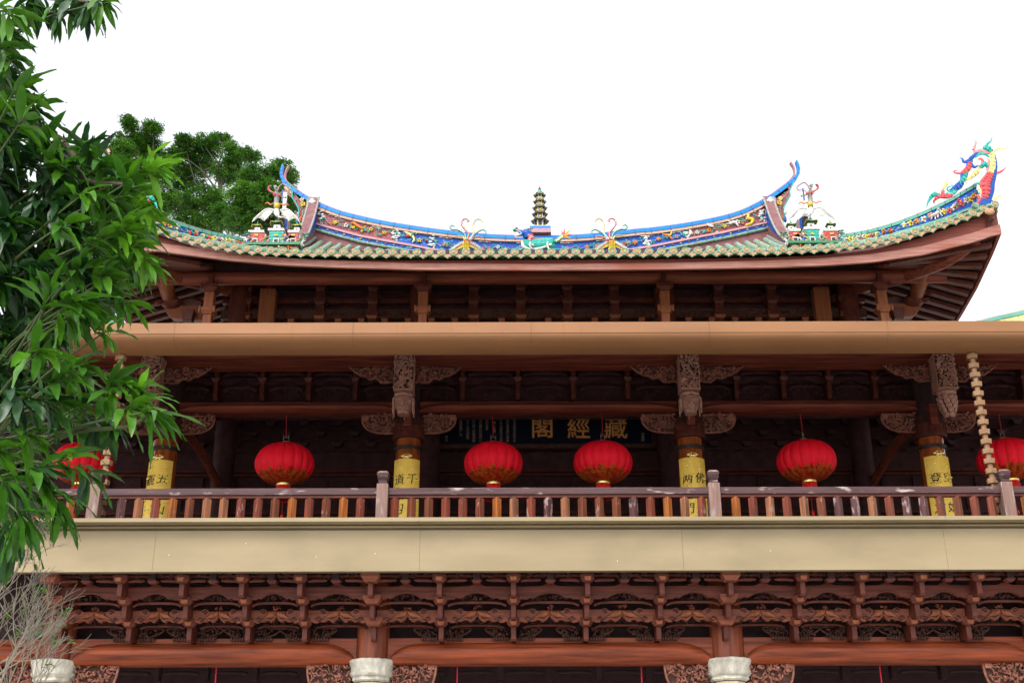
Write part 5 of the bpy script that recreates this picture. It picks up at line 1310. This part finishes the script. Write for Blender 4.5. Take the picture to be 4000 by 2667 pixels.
    T([(1020, 515), (970, 525), (920, 525), (890, 545), (875, 570), (890, 585)], [.05, .08, .07, .045, .02, .01], 'coral'); T([(925, 515), (880, 510), (850, 535)], [.05, .08, .05], 'teal'); T([(850, 540), (832, 570), (822, 612)], [.05, .03, .008], 'teal')
corner(False, 'painted scrolling dragon rising from the right roof corner against the white sky')
corner(True, 'painted scrolling dragon on the left roof corner, half hidden by mango leaves')

MB.RS = 1.0
# ------------------------------------------------------------ balcony railing
YRl = 19.15
rz1, rz0 = ZA(1903, YRl - .05), ZA(1929, YRl - .05)
rail = thing('balcony_railing', 'weathered timber balcony railing with slanted square balusters along the upper gallery', 'railing', (HX, YRl, ZA(2017, YRl) - .2))
nw_px = [372, 1494, 2790, 3934]
NX = [XA(p, 1960, YRl) for p in nw_px]
mb = None
ends = [NX[0] - 5.4] + NX + [NX[3] + 5.4]
for a, b in zip(ends, ends[1:]):
    mb = MB(); mb.box(a + .08, b - .08, YRl - .05, YRl + .06, rz0, rz1, W_RAIL); mb.build('top_rail', rail, bevel=.006)
    mb = MB(); mb.box(a + .08, b - .08, YRl - .02, YRl + .06, rz0 - .045, rz0 - .002, W_BRK); mb.build('under_rail', rail)
zlow = 6.3
for i, cx in enumerate(ends):
    if i in (0, 5): continue
    mb = MB(); zt1 = ZA(1885, YRl - .1)
    mb.box(cx - .095, cx + .095, YRl - .11, YRl + .09, zlow, zt1, W_POST); mb.build('newel_post', rail, bevel=.012)
    n = rail.children[-1]
    mb = MB(); z2 = ZA(1874, YRl - .1); z3 = ZA(1839, YRl - .1)
    mb.frus(cx, YRl - .01, zt1 + .002, z2 + .01, .13, .13, .15, .15, IRON if i == 1 else W_RAIL); mb.frus(cx, YRl - .01, z2 + .012, z2 + .06, .15, .15, .19, .2, W_RAIL); mb.frus(cx, YRl - .01, z2 + .061, z3 - .02, .17, .18, .205, .21, W_RAIL); mb.frus(cx, YRl - .01, z3 - .018, z3 + .02, .19, .2, .12, .13, W_POST)
    mb.build('newel_cap', n, bevel=.008)
bal0 = [XA(p, 1975, YRl) for p in ()]
R = random.Random(4)
px = -260; cnt = 0
while px < 4300:
    if min(abs(px - q) for q in nw_px) > 42:
        x = XA(px, 1980, YRl); mb = MB(); m = R.choice(BAL); ztp = rz0 - .046; h_ = .074
        q = [(x, YRl - h_), (x + h_, YRl), (x, YRl + h_), (x - h_, YRl)]
        vs_ = [(a, b, zlow) for a, b in q] + [(q[0][0], q[0][1], ztp - .002), (q[1][0], q[1][1], ztp - .02), (q[2][0], q[2][1], ztp - .002), (q[3][0], q[3][1], ztp - .02)] + [(x, YRl, ztp)]
        mb.add(vs_, [(0, 1, 5, 4), (1, 2, 6, 5), (2, 3, 7, 6), (3, 0, 4, 7), (0, 3, 2, 1), (4, 5, 8), (5, 6, 8), (6, 7, 8), (7, 4, 8)], m); cnt += 1
        mb.build('baluster', rail, bevel=.004, angle=20)
    px += 66.7

# ------------------------------------------------------------ text helper
_txt = {}
def glyph(ch, bold=.0):
    if (ch, bold) in _txt: return _txt[(ch, bold)]
    c = bpy.data.curves.new('glyph', 'FONT'); c.body = ch; c.offset = bold; c.resolution_u = 3; c.align_x = 'CENTER'
    o = bpy.data.objects.new('glyph', c); COL.objects.link(o)
    dg = bpy.context.evaluated_depsgraph_get(); dg.update(); m = o.evaluated_get(dg).to_mesh()
    v = [tuple(p.co) for p in m.vertices]; f = [tuple(p.vertices) for p in m.polygons]
    o.evaluated_get(dg).to_mesh_clear(); bpy.data.objects.remove(o); bpy.data.curves.remove(c)
    zs = [p[1] for p in v]; xs_ = [p[0] for p in v]
    if v:
        cx_, cz_ = (min(xs_) + max(xs_)) / 2, (min(zs) + max(zs)) / 2; v = [(p[0] - cx_, p[1] - cz_) for p in v]
    _txt[(ch, bold)] = (v, f); return v, f
def put(mb, ch, f3, s, m, bold=.0, slant=0):
    v, f = glyph(ch, bold)
    if v: mb.add([f3(p[0] * s + slant * p[1] * s, p[1] * s) for p in v], f, m)

# ------------------------------------------------------------ gilded couplet boards on the columns
labels = ['gilded couplet board on the leftmost gallery column, partly behind the mango branch', 'gilded couplet board on the second gallery column, beside the left newel post',
          'gilded couplet board on the third gallery column, right of the two middle lanterns', 'gilded couplet board on the rightmost gallery column, left of the right rain chain']
sc_px = [(600, 1786), (1588, 1784), (2675, 1782), (3657, 1778)]
texts = [('觀大三', '五小山'), ('道無月', '千年了'), ('两若門', '佛心光'), ('登世方', '空中如')]
ang0 = [-.30, -.06, .02, .22]
for i, cx in enumerate(UX):
    Rr = .292; zt_ = ZA(sc_px[i][1] + 4, YU - Rr); zb_ = 6.5; a0 = ang0[i] * .4
    t = thing('couplet_board', labels[i], 'plaque', (cx, YU - Rr, zb_), 'gilded couplet boards on the columns')
    mb = MB(); q = []; n = 20; half = 1.12
    for r_ in (Rr, Rr - .018):
        for k in range(n + 1):
            a = a0 + lerp(-half, half, k / n)
            for j in range(9):
                z = lerp(zb_, zt_, j / 8); q.append((cx + r_ * sin(a), YU - r_ * cos(a), z))
    N9 = (n + 1) * 9
    fs = [(k * 9 + j, k * 9 + 9 + j, k * 9 + 10 + j, k * 9 + 1 + j) for k in range(n) for j in range(8)] + [(N9 + k * 9 + j, N9 + k * 9 + 1 + j, N9 + k * 9 + 10 + j, N9 + k * 9 + 9 + j) for k in range(n) for j in range(8)]
    fs += [(k * 9 + 8, k * 9 + 17, N9 + k * 9 + 17, N9 + k * 9 + 8) for k in range(n)] + [(j, j + 1, N9 + j + 1, N9 + j) for j in range(8)] + [(n * 9 + j, N9 + n * 9 + j, N9 + n * 9 + j + 1, n * 9 + j + 1) for j in range(8)]
    mb.add(q, fs, GOLD); mb.build('gilded_sheet', t)
    cyl = lambda ac, zc_: (lambda u, v: (cx + (Rr + .006) * sin(a0 + ac + u / Rr), YU - (Rr + .006) * cos(a0 + ac + u / Rr), zc_ + v))
    for s_, tx in zip((-1, 1), texts[i]):
        for j, ch in enumerate(tx): mb = MB(); put(mb, ch, cyl(s_ * .46, ZA((1865, 1926, 1982)[j] - (0 if s_ > 0 else -3), YU - Rr)), .235, INK, .005, slant=.12); mb.build('ink_character', t, smooth=False)
    R = random.Random(i)
    for j in range(5):
        for s_ in ((-.75, .0, .8) if j % 2 else (-.4, .5)):
            mb = MB(); f3 = cyl(s_, zt_ - .16 - .22 * j - (.06 if s_ > 0 else 0)); mb.ell(f3(0, 0), (.035, .012, .016), GOLDS, 7, 4)
            for k in (-1, 1): mb.ell(f3(k * .04, .012), (.022, .012, .02), GOLD, 6, 4)
            mb.build('embossed_cloud', t)
    mb = MB(); f3 = cyl(0, zt_ + .045)
    mb.ell(f3(0, 0), (.06, .03, .05), GOLDS, 10, 6)
    for k in (-1, 1): mb.ell(f3(k * .075, .015), (.045, .02, .04), GOLDS, 8, 5); mb.ell(f3(k * .03, .045), (.03, .02, .02), GOLDS, 8, 5); mb.ell(f3(k * .04, -.03), (.03, .02, .03), GOLDS, 8, 5)
    mb.ell(f3(0, 0.005) , (.025, .045, .02), C_['dark'], 8, 5)
    mb.build('gilded_clasp', t)

# ------------------------------------------------------------ name board
YS = 26.6
sx0, sx1 = XA(1712, 1680, YS), XA(2545, 1680, YS); s0, s1 = ZA(1738, YS), ZA(1738, YS) + 1.25
sb = thing('name_board', 'dark navy name board with gold characters hanging behind the middle lanterns', 'sign', ((sx0 + sx1) / 2, YS, s0))
mb = MB(); mb.box(sx0, sx1, YS, YS + .08, s0, s1, NAVY); mb.build('board', sb)
mb = MB()
mb.bar((sx0 - .05, YS - .02, s0 - .05), (sx1 + .05, YS - .02, s0 - .05), .16, .1, W_CARVD)
for x in (sx0 - .05, sx1 + .05): mb.box(x - .05, x + .05, YS - .05, YS + .1, s0 - .1, s1, W_CARVD)
mb.build('frame', sb)
mb = MB(); fl = lambda px_, py_: (lambda u, v, c=P(px_, py_, YS - .02): (c.x + u, c.y, c.z + v))
for ch, x in (('閣', 2118), ('經', 2260), ('藏', 2405)):
    v, f = glyph(ch, .006); s_ = .56; f3 = fl(x, 1669); mb = MB()
    k = len(v); P0 = [f3(p[0] * s_, p[1] * s_) for p in v]; mb.add(P0, f, GLET)
    mb.add([(p[0] + .012, p[1] + .014, p[2] - .012) for p in P0], f, W_ORG)
    mb.build('gold_character', sb, smooth=False)
cols = [(1744, 1706, '敬立'), (1800, 1640, '無疆寶德傳也'), (1827, 1640, '而今之仰吾說焉'), (1851, 1640, '處以建立新閣煥集'), (1877, 1640, '慧仰體訓特塊印心'), (1902, 1640, '開總重章'), (1931, 1650, '僧人書總'), (1957, 1640, '不設法寶真元此藏'), (1983, 1640, '即妙莫者勝也實集'), (2009, 1640, '者也道佛法利不易'), (2511, 1694, '何慧成')]
for x, y, s_ in cols:
    mb = MB()
    for j, ch in enumerate(s_): put(mb, ch, fl(x, y + j * 11.5), .078, GDUL, .004)
    mb.build('inscription_column', sb, smooth=False)

# ------------------------------------------------------------ lanterns
YL = 23.95
RL = 115 / 4700 * 25.1; HL = RL * .74
def lantern_parts():
    t = thing('red_lantern', 'x', 'lantern', (0, 0, 0), 'red silk lanterns hung along the gallery')
    mb = MB(); nr = 18; seg = nr * 6; rings = 22; q = []
    def rad(th, a):
        s_ = (a * nr / (2 * pi)) % 1.0; w_ = 1 - .05 * (abs(2 * s_ - 1) ** 3); return w_
    for i in range(rings + 1):
        ph = lerp(.14, pi - .22, i / rings); r = RL * sin(ph) ** .86; z = HL * (cos(ph) * .97)
        for k in range(seg):
            a = 2 * pi * k / seg; rr = r * rad(ph, a); q.append((rr * cos(a), rr * sin(a), z))
    red = []; gold = []
    for i in range(rings):
        for k in range(seg):
            f = (i * seg + k, i * seg + (k + 1) % seg, (i + 1) * seg + (k + 1) % seg, (i + 1) * seg + k)
            s_ = (k / seg * 14) % 1.0; lim = 16.2 - 1.9 * sin(pi * s_) + .6 * (abs(s_ - .5) < .15)
            (gold if i > lim else red).append(f)
    mb.add(q, red, REDC); mb.add(q, gold, REDG); mb.build('silk_shade', t, angle=25)
    mb = MB(); zt_ = HL * .96; mb.lathe(0, 0, [(RL * .155, zt_ - .03), (RL * .155, zt_ + .035), (RL * .13, zt_ + .045), (RL * .05, zt_ + .04)], BRASS, 24); mb.build('top_cap', t)
    mb = MB(); mb.lathe(0, 0, [(RL * .24, -HL * .93), (RL * .25, -HL * .95), (RL * .245, -HL * 1.03), (RL * .2, -HL * 1.03)], BRASS, 28); mb.build('bottom_ring', t)
    mb = MB(); seg = 48; q = []
    for i in range(5):
        z = -HL * 1.03 - i * .075
        for k in range(seg): r = RL * (.235 + .01 * (i)) + (.006 if k % 2 else -.004); q.append((r * cos(2 * pi * k / seg), r * sin(2 * pi * k / seg), z - (.02 if (i == 4 and k % 2) else 0)))
    mb.add(q, [(i * seg + k, i * seg + (k + 1) % seg, (i + 1) * seg + (k + 1) % seg, (i + 1) * seg + k) for i in range(4) for k in range(seg)], REDT); mb.build('tassel', t, angle=10)
    mb = MB(); mb.tube([(0, 0, -HL * 1.03 - .1), (0, 0, -HL - .62)], .006, CORD, 5); mb.tube([(0, 0, -HL - .62), (0, 0, -HL - .70)], [.03, .035], REDT, 8); mb.build('tag_string', t)
    mb = MB()
    for s_ in (-1, 1): mb.tube([(s_ * .055, 0, zt_ + .03), (s_ * .055, 0, zt_ + .19)], .007, C_['grey'], 5)
    mb.tube([(-.055, 0, zt_ + .12), (0.0, 0, zt_ + .16), (.055, 0, zt_ + .12)], .006, C_['grey'], 5)
    mb.build('wire_hanger', t)
    mb = MB(); mb.tube([(0, 0, zt_ + .14), (-.01, 0, zt_ + .42), (-.02, .0, zt_ + .62), (-.02, .0, zt_ + .85)], .008, CORD, 5); mb.build('cord', t)
    return t
L0 = lantern_parts()
lp = [(1112, 1812, 'red lantern alone in the bay right of the second couplet board'), (1927, 1810, ''), (2355, 1806, ''), (3150, 1801, ''), (325, 1812, ''), (3935, 1796, '')]
ll = ['red lantern alone between the leftmost and second gallery columns', 'left one of the two red lanterns below the name board', 'right one of the two red lanterns below the name board',
      'red lantern alone between the third and rightmost gallery columns', 'red lantern mostly hidden behind mango leaves, left of the left rain chain', 'red lantern cut by the right edge of the photo behind the rain chain']
for i, (px_, py_, _) in enumerate(lp):
    p = P(px_, py_, YL); t = L0 if i == 0 else dup(L0)
    t.location = p; t['label'] = ll[i]; t.rotation_euler = (.02 * (-1) ** i, .015 * (i % 3 - 1), .37 * i)

# red cords of the lower lanterns
cl = ['red cord hanging from the lower beam in the left side bay', 'red cord hanging from the lower beam, left one in the middle bay', 'red cord hanging from the lower beam, right one in the middle bay', 'red cord hanging from the lower beam in the right side bay']
for (a, b), l in zip(((847, 840), (1787, 1785), (2504, 2508), (3434, 3446)), cl):
    p0, p1 = P(a, 2583, 20.6), P(b, 2680, 20.6); mb = MB(); mb.tube([p0, lerp(p0, p1, .5), p1, p1 + (p1 - p0) * .5], .011, CORD, 6)
    tag(mb.build('hanging_cord'), l, 'cord', 'red cords under the lower beam')

# ------------------------------------------------------------ rain chains
def rain_chain(px0, py0, label):
    p0 = P(px0, py0, 19.45); t = thing('rain_chain', label, 'rain chain', (p0.x, p0.y, 6.4), 'rain chains of hexagonal cups')
    mb0 = MB(); z = p0.z; mb0.lathe(p0.x, p0.y, [(.055, z), (.055, z + .25)], CHAIN, 12); mb0.build('link', t)
    k = 0
    while z > 6.6:
        mb = MB(); mb.lathe(p0.x, p0.y, [(.05, z - .085), (.094, z - .083), (.10, z - .012), (.098, z), (.05, z)], CHAIN, 6, .25 + .05 * (k % 3)); mb.build('hexagonal_cup', t, angle=20)
        mb = MB(); mb.lathe(p0.x, p0.y, [(.04, z - .172), (.047, z - .17), (.047, z - .088), (.04, z - .085)], CHAIN, 14); mb.build('link', t)
        z -= .1735; k += 1
    return t
rain_chain(478, 1356, 'tan rain chain of hexagonal cups hanging by the mango branches at left')
rain_chain(3789, 1350, 'tan rain chain of hexagonal cups hanging beside the rightmost newel post')
# ------------------------------------------------------------ mango tree in the foreground
mt = thing('mango_tree', 'mango tree with long glossy drooping leaves filling the left edge in front', 'tree', (-5.2, 7.6, 0))
R = random.Random(21)
def leaf(mb, base, d, L, wd, m, droop, roll):
    d = d.normalized(); side = d.cross(Vector((0, 0, 1)))
    if side.length < .05: side = Vector((1, 0, 0))
    side.normalize(); up_ = side.cross(d)
    s2 = side * cos(roll) + up_ * sin(roll)
    n = 7; q = []; p = Vector(base); dd = d.copy(); st = L / n; wav = R.uniform(0, 6)
    prof = [.05, .50, .85, 1.0, .95, .75, .42, .02]
    for i in range(n + 1):
        nn = s2.cross(dd).normalized(); w_ = wd * prof[i] * .5; e = .10 * wd * sin(wav + i * 1.9)
        fold = nn * (w_ * .28)
        q += [p - s2 * w_ + fold + nn * e, p.copy(), p + s2 * w_ + fold - nn * e]
        dd = (dd + Vector((0, 0, -droop / n))).normalized(); p = p + dd * st
    fs = [(3 * i + k, 3 * i + k + 1, 3 * i + 4 + k, 3 * i + 3 + k) for i in range(n) for k in (0, 1)]
    mb.add(q, fs, m)
def whorl(mb, c, axis, n, L, tone, spread=1.0):
    axis = axis.normalized(); a1 = axis.orthogonal().normalized(); a2 = axis.cross(a1)
    for k in range(n):
        a = 2 * pi * k / n * 1.7 + R.uniform(-.4, .4); el = R.uniform(.15, 1.25) * spread
        d = axis * cos(el) + (a1 * cos(a) + a2 * sin(a)) * sin(el)
        b = c - axis * R.uniform(0, .10)
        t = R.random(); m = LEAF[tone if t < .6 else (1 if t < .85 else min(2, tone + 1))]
        if tone == 3 and t > .5: m = LEAF[0]
        leaf(mb, b, d, L * R.uniform(.65, 1.1), L * R.uniform(.165, .22), m, R.uniform(.5, 1.3), R.uniform(-.7, .7))
foli = MB(); bran = MB()
# a limb skeleton reaching in from the trunk outside the left edge
hubs = [P(-150, 300, 7.4), P(-120, 900, 7.6), P(-60, 1200, 7.7), P(-100, 1600, 7.5), P(-120, 1900, 7.3), P(-100, -60, 7.3)]
trk = MB()
T0 = Vector((-5.2, 7.6, 0)); T1 = Vector((-4.9, 7.7, 2.4))
trk.tube(cr([T0, Vector((-5.15, 7.6, 1.2)), T1, Vector((-4.6, 7.8, 4.4)), Vector((-4.5, 7.7, 6.5)), Vector((-4.3, 7.5, 8.2))], 5), [.24, .20, .17, .13, .08, .04], BARK, 12)
def nearest_trunk(p): return Vector((interp([(0, -5.2), (2.4, -4.9), (4.4, -4.6), (8, -4.3)], p.z - .4), 7.65, max(1.5, p.z - .4)))
for h in hubs: bran.tube(cr([nearest_trunk(h), nearest_trunk(h).lerp(h, .5) + Vector((0, 0, .1)), h], 5), [.05, .035, .02], BARK, 8)
# hand placed outer whorls: x, y, depth, axis in picture (dx, dy up), length, tone
tips = [(577, 668, 6.6, (1, .15), .28, 3), (500, 714, 6.7, (.3, .8), .30, 0), (480, 894, 6.7, (.6, .4), .26, 3), (577, 1026, 6.8, (.3, -.3), .20, 3), (189, 1164, 6.5, (.2, .5), .32, 0), (566, 812, 6.8, (.7, -.1), .25, 3),
        (587, 1614, 6.5, (.9, -.35), .30, 0), (449, 1538, 6.7, (.6, .2), .27, 0), (362, 1660, 6.9, (.3, -.6), .28, 2), (286, 1788, 6.6, (.5, .1), .26, 0), (153, 1850, 6.5, (.6, -.3), .28, 1), (100, 2030, 6.5, (.5, -.6), .28, 1),
        (330, 560, 6.8, (.2, .6), .24, 2), (250, 640, 6.9, (.3, .2), .27, 0), (90, 470, 6.7, (.4, .4), .30, 0), (60, 360, 6.7, (.4, .5), .30, 0), (140, 430, 7, (.8, 0), .26, 2), (40, 60, 6.6, (.6, -.3), .28, 0), (20, 190, 6.6, (.8, -.2), .26, 1), (50, 240, 6.7, (.8, -.5), .22, 0),
        (225, 60, 7, (.2, -.8), .24, 1), (290, 10, 7, (.2, -.8), .26, 2), (330, 40, 7, (.1, -1), .24, 2), (370, 30, 6.9, (.5, -.5), .26, 1), (410, 20, 6.8, (.5, -.5), .22, 0), (150, 10, 7, (.1, -.9), .25, 2), (30, 130, 7, (.8, -.6), .26, 1), (100, 40, 7, (.7, -.8), .24, 0),
        (420, 1300, 6.7, (.9, -.1), .22, 0), (400, 640, 6.9, (.4, .3), .27, 1), (330, 760, 6.7, (.6, 0), .27, 0), (430, 790, 6.8, (.6, -.4), .26, 0), (250, 880, 6.6, (.7, .1), .28, 0), (380, 940, 6.7, (.8, .1), .27, 0), (520, 950, 6.8, (.6, .3), .22, 3),
        (420, 1080, 6.8, (.8, -.1), .25, 0), (380, 1180, 6.9, (.9, 0), .27, 1), (500, 1190, 6.8, (.5, -.5), .24, 0), (300, 1060, 6.7, (.6, .3), .27, 1), (270, 1250, 6.8, (.7, -.6), .28, 0), (330, 1440, 6.7, (.8, -.1), .26, 0), (240, 1480, 6.6, (.7, .2), .27, 0),
        (150, 1380, 6.5, (.7, .0), .30, 0), (80, 1560, 6.5, (.5, -.4), .28, 2), (200, 1600, 6.7, (.6, -.7), .28, 1), (110, 1700, 6.6, (.6, -.2), .27, 0), (210, 1930, 6.6, (.7, -.4), .27, 0), (40, 1900, 6.6, (.5, -.6), .27, 1), (60, 2080, 6.7, (.2, -1), .27, 1), (10, 1760, 6.6, (.5, 0), .28, 0), (20, 2100, 6.7, (.0, -1), .26, 2),
        (480, 1500, 6.7, (.5, .1), .27, 0), (530, 1590, 6.6, (.7, .1), .27, 0), (430, 1640, 6.8, (.4, -.4), .27, 1), (560, 1560, 6.7, (.8, .3), .24, 3), (640, 640, 6.8, (.7, .5), .2, 3), (300, 1180, 6.6, (.6, 0), .3, 0), (350, 1860, 6.8, (.5, -.6), .24, 1), (250, 2010, 6.8, (.4, -.8), .22, 0)]
def addw(c, ax, n, L, tone, hub=True):
    ax3 = (RIGHT * ax[0] + UP * ax[1] - FWD * R.uniform(-.2, .4)).normalized()
    whorl(foli, c, ax3, n, L * 1.1, tone)
    if hub:
        h = min(hubs, key=lambda q: (q - c).length); mid = h.lerp(c, .6) - ax3 * .15
        bran.tube(cr([h, mid, c - ax3 * .02, c + ax3 * .02], 5), [.012, .009, .005, .003], BARKG, 6)
for x, y, d, ax, L, tone in tips: addw(P(x, y, d), ax, R.randint(9, 12), L, tone)
# inner mass: many whorls at varied depth
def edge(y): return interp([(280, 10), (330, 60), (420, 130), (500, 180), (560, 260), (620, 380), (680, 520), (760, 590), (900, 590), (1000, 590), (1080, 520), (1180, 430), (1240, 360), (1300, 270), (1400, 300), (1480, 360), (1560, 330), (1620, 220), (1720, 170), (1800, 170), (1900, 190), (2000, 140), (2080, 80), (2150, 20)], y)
k = 0
while k < 300:
    y = R.uniform(330, 2110); x = R.uniform(-160, 560)
    e = edge(y)
    if x > e - 30: continue
    if y > 1400 and R.random() < .35: continue
    k += 1
    depth = R.uniform(6.9, 8.6); deep_shade = (e - x) / 300 + (depth - 7) * .5
    tone = 0 if deep_shade < .45 else (1 if deep_shade < .9 else 2)  # darker greens further inside: the crown's inner shade put into leaf colour
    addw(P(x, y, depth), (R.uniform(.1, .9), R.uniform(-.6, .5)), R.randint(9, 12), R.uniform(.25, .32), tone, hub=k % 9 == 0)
for k in range(26):
    addw(P(R.uniform(-160, 20), R.uniform(-120, 300), R.uniform(6.8, 8)), (R.uniform(.3, .9), R.uniform(-.6, .4)), 10, .27, R.choice((0, 1, 2)), False)
# bare limbs that show between the leaves
bran.tube(cr([P(-80, 1735, 7.2), P(110, 1712, 7), P(200, 1707, 6.9), P(330, 1680, 6.8), P(500, 1665, 6.6), P(587, 1614, 6.5)], 5), [.022, .018, .014, .009], BARKG, 8)
bran.tube(cr([P(0, 470, 7.6), P(120, 500, 7.3), P(230, 540, 7.1), P(285, 610, 7), P(330, 700, 7), P(480, 720, 6.8)], 5), [.028, .024, .018, .010], BARK, 8)
bran.tube(cr([P(100, 1460, 7), P(130, 1320, 6.9), P(189, 1164, 6.5)], 5), [.018, .014, .008], BARKG, 8)
bran.tube(cr([P(-50, -30, 7.2), P(150, -10, 7.1), P(300, 5, 7), P(380, 10, 6.9)], 5), [.02, .014, .008], BARK, 8)
trk.build('trunk', mt); bran.build('branches', mt); foli.build('crown', mt, smooth=True, angle=80)

# ------------------------------------------------------------ trees behind the hall
def far_tree(label, blobs, Y, trunk, seed, leaf_s=.17, dens=1.0):
    R2 = random.Random(seed); c0 = P(*trunk[0], Y)
    t = thing('broadleaf_tree', label, 'tree', (c0.x, Y, 0), 'trees behind the hall')
    mb = MB(); top = P(*trunk[-1], Y)
    mb.tube(cr([Vector((c0.x, Y, 0)), Vector((c0.x, Y, c0.z * .6)), c0] + [P(*q, Y) for q in trunk[1:]], 5), [.3, .14, .07, .03], BARKD, 10)
    for (x, y, rx, ry) in blobs:
        c = P(x, y, Y); base = P(*R2.choice(trunk), Y); mb.tube(cr([base, base.lerp(c, .5) + Vector((R2.uniform(-.3, .3), 0, .2)), c], 4), [.06, .035, .015], BARKD, 6)
    mb.build('trunk', t)
    fo = MB()
    for (x, y, rx, ry) in blobs:
        yc = Y + R2.uniform(-1.2, 1.2); c = P(x, y, yc); s_ = (P(x + 1, y, yc) - c).length; RX, RZ = rx * s_, ry * s_
        nsub = int(max(60, RX * RZ * 230) * dens)
        for j in range(nsub):
            th = R2.uniform(0, 2 * pi); u = R2.uniform(-1, 1); r_ = R2.random() ** .4
            cc = c + Vector((RX * r_ * math.sqrt(1 - u * u) * cos(th), RX * .8 * r_ * math.sqrt(1 - u * u) * sin(th), RZ * r_ * u)); sr = R2.uniform(.16, .40)
            m = FOL[R2.choice((0, 0, 1, 1, 2))]
            for l in range(34):
                v = Vector((R2.gauss(0, 1), R2.gauss(0, 1), R2.gauss(0, 1))).normalized() * sr * R2.uniform(.4, 1); v.z *= .6
                p = cc + v; a = R2.uniform(0, 6.28); tilt = R2.uniform(-.6, .6); e1 = Vector((cos(a), sin(a), tilt)).normalized() * leaf_s * R2.uniform(.6, 1.1); e2 = Vector((-sin(a), cos(a), R2.uniform(-.7, .7))).normalized() * leaf_s * .34
                fo.add([p - e1 * .5, p + e2 * .5, p + e1 * .5, p - e2 * .5], [(0, 1, 2, 3)], m)
    fo.build('crown', t, smooth=False)
far_tree('loose-crowned green tree behind the left roof corner, leftmost of three', [(505, 480, 28, 30), (530, 545, 70, 45), (600, 500, 36, 30), (470, 590, 60, 55), (580, 600, 75, 60), (620, 660, 60, 60), (520, 700, 90, 70), (600, 780, 90, 70), (430, 720, 60, 60)], 52, [(560, 900), (560, 760), (540, 600)], 1)
far_tree('tall round-crowned green tree behind the roof between two others', [(715, 545, 28, 22), (800, 570, 75, 40), (860, 550, 50, 28), (920, 600, 60, 45), (780, 640, 90, 45), (980, 610, 40, 28), (700, 600, 50, 45), (900, 680, 80, 50), (720, 700, 80, 60), (800, 790, 110, 60), (880, 860, 90, 60), (690, 800, 80, 60), (760, 880, 100, 50), (560, 860, 90, 50)], 54, [(860, 950), (860, 760), (850, 650)], 2, dens=.85)
far_tree('dense green tree behind the upturned left ridge tip', [(1000, 690, 70, 50), (1090, 660, 60, 38), (1125, 690, 35, 50), (960, 770, 80, 60), (1060, 770, 90, 70), (1130, 800, 50, 60), (960, 860, 80, 60), (1050, 880, 90, 60), (1150, 900, 60, 50)], 50, [(1040, 1000), (1040, 850), (1060, 720)], 3)
far_tree('dark sparse tree seen under the left eave beside the hall', [(400, 1120, 70, 60), (480, 1170, 90, 50), (350, 1190, 70, 60), (540, 1210, 50, 40), (300, 1150, 60, 50), (420, 1230, 120, 30), (470, 1100, 60, 50)], 46, [(530, 1300), (525, 1200), (500, 1120)], 4, dens=.55)

# ------------------------------------------------------------ bare shrub at the lower left
sh = thing('bare_shrub', 'leafless grey-twigged shrub with a few leaves at the lower left corner', 'shrub', (-3.2, 8.2, 0))
R = random.Random(9); tw = MB(); lf = MB()
def grow(p, d, L, r, n):
    q = [p]; dd = d
    for k in range(4):
        dd = (dd + Vector((R.gauss(0, .10), R.gauss(0, .10), R.gauss(.02, .08)))).normalized(); q.append(q[-1] + dd * L / 4)
    tw.tube(q, [r, r * .6], TWIG, 5)
    if n == 0:
        if R.random() < .07:
            for k in range(3):
                c = q[-1 - k] ; leaf(lf, c, Vector((R.gauss(0, 1), R.gauss(0, 1), R.gauss(0, .6))), .06, .028, R.choice((LEAF[0], LEAF[3], LEAF[1])) if R.random() < .8 else C_['brick'], .4, 0)
        return
    for k in range(R.choice((2, 3, 3))):
        s_ = q[R.choice((2, 3, 4, 4))]; grow(s_, (dd + Vector((R.gauss(0, .42), R.gauss(0, .4), R.gauss(.12, .3)))).normalized(), L * R.uniform(.62, .88), max(.0022, r * .62), n - 1)
for x, y, dx, dz in ((-80, 2750, .1, 1), (0, 2850, .2, 1), (-150, 2500, .5, .7), (60, 2900, .25, 1), (-130, 2650, .8, .5), (-160, 2300, .5, .8), (-40, 2750, .5, .9), (-130, 2450, .6, .5), (-150, 2200, .4, .6), (-100, 2600, .3, .9), (-60, 2680, .7, .6), (40, 2750, .15, 1)):
    p = P(x, y, 8.2 + R.uniform(-.5, .5)); grow(p, Vector((dx, 0, dz)).normalized(), .30, .0065, 4)
    tw.tube(cr([Vector((-3.2 + R.uniform(-.1, .1), 8.2, 0)), Vector((-3.2 + R.uniform(-.2, .2), 8.2, .8)), p], 4), [.02, .008], TWIG, 6)
tw.build('twigs', sh); lf.build('leaves', sh)
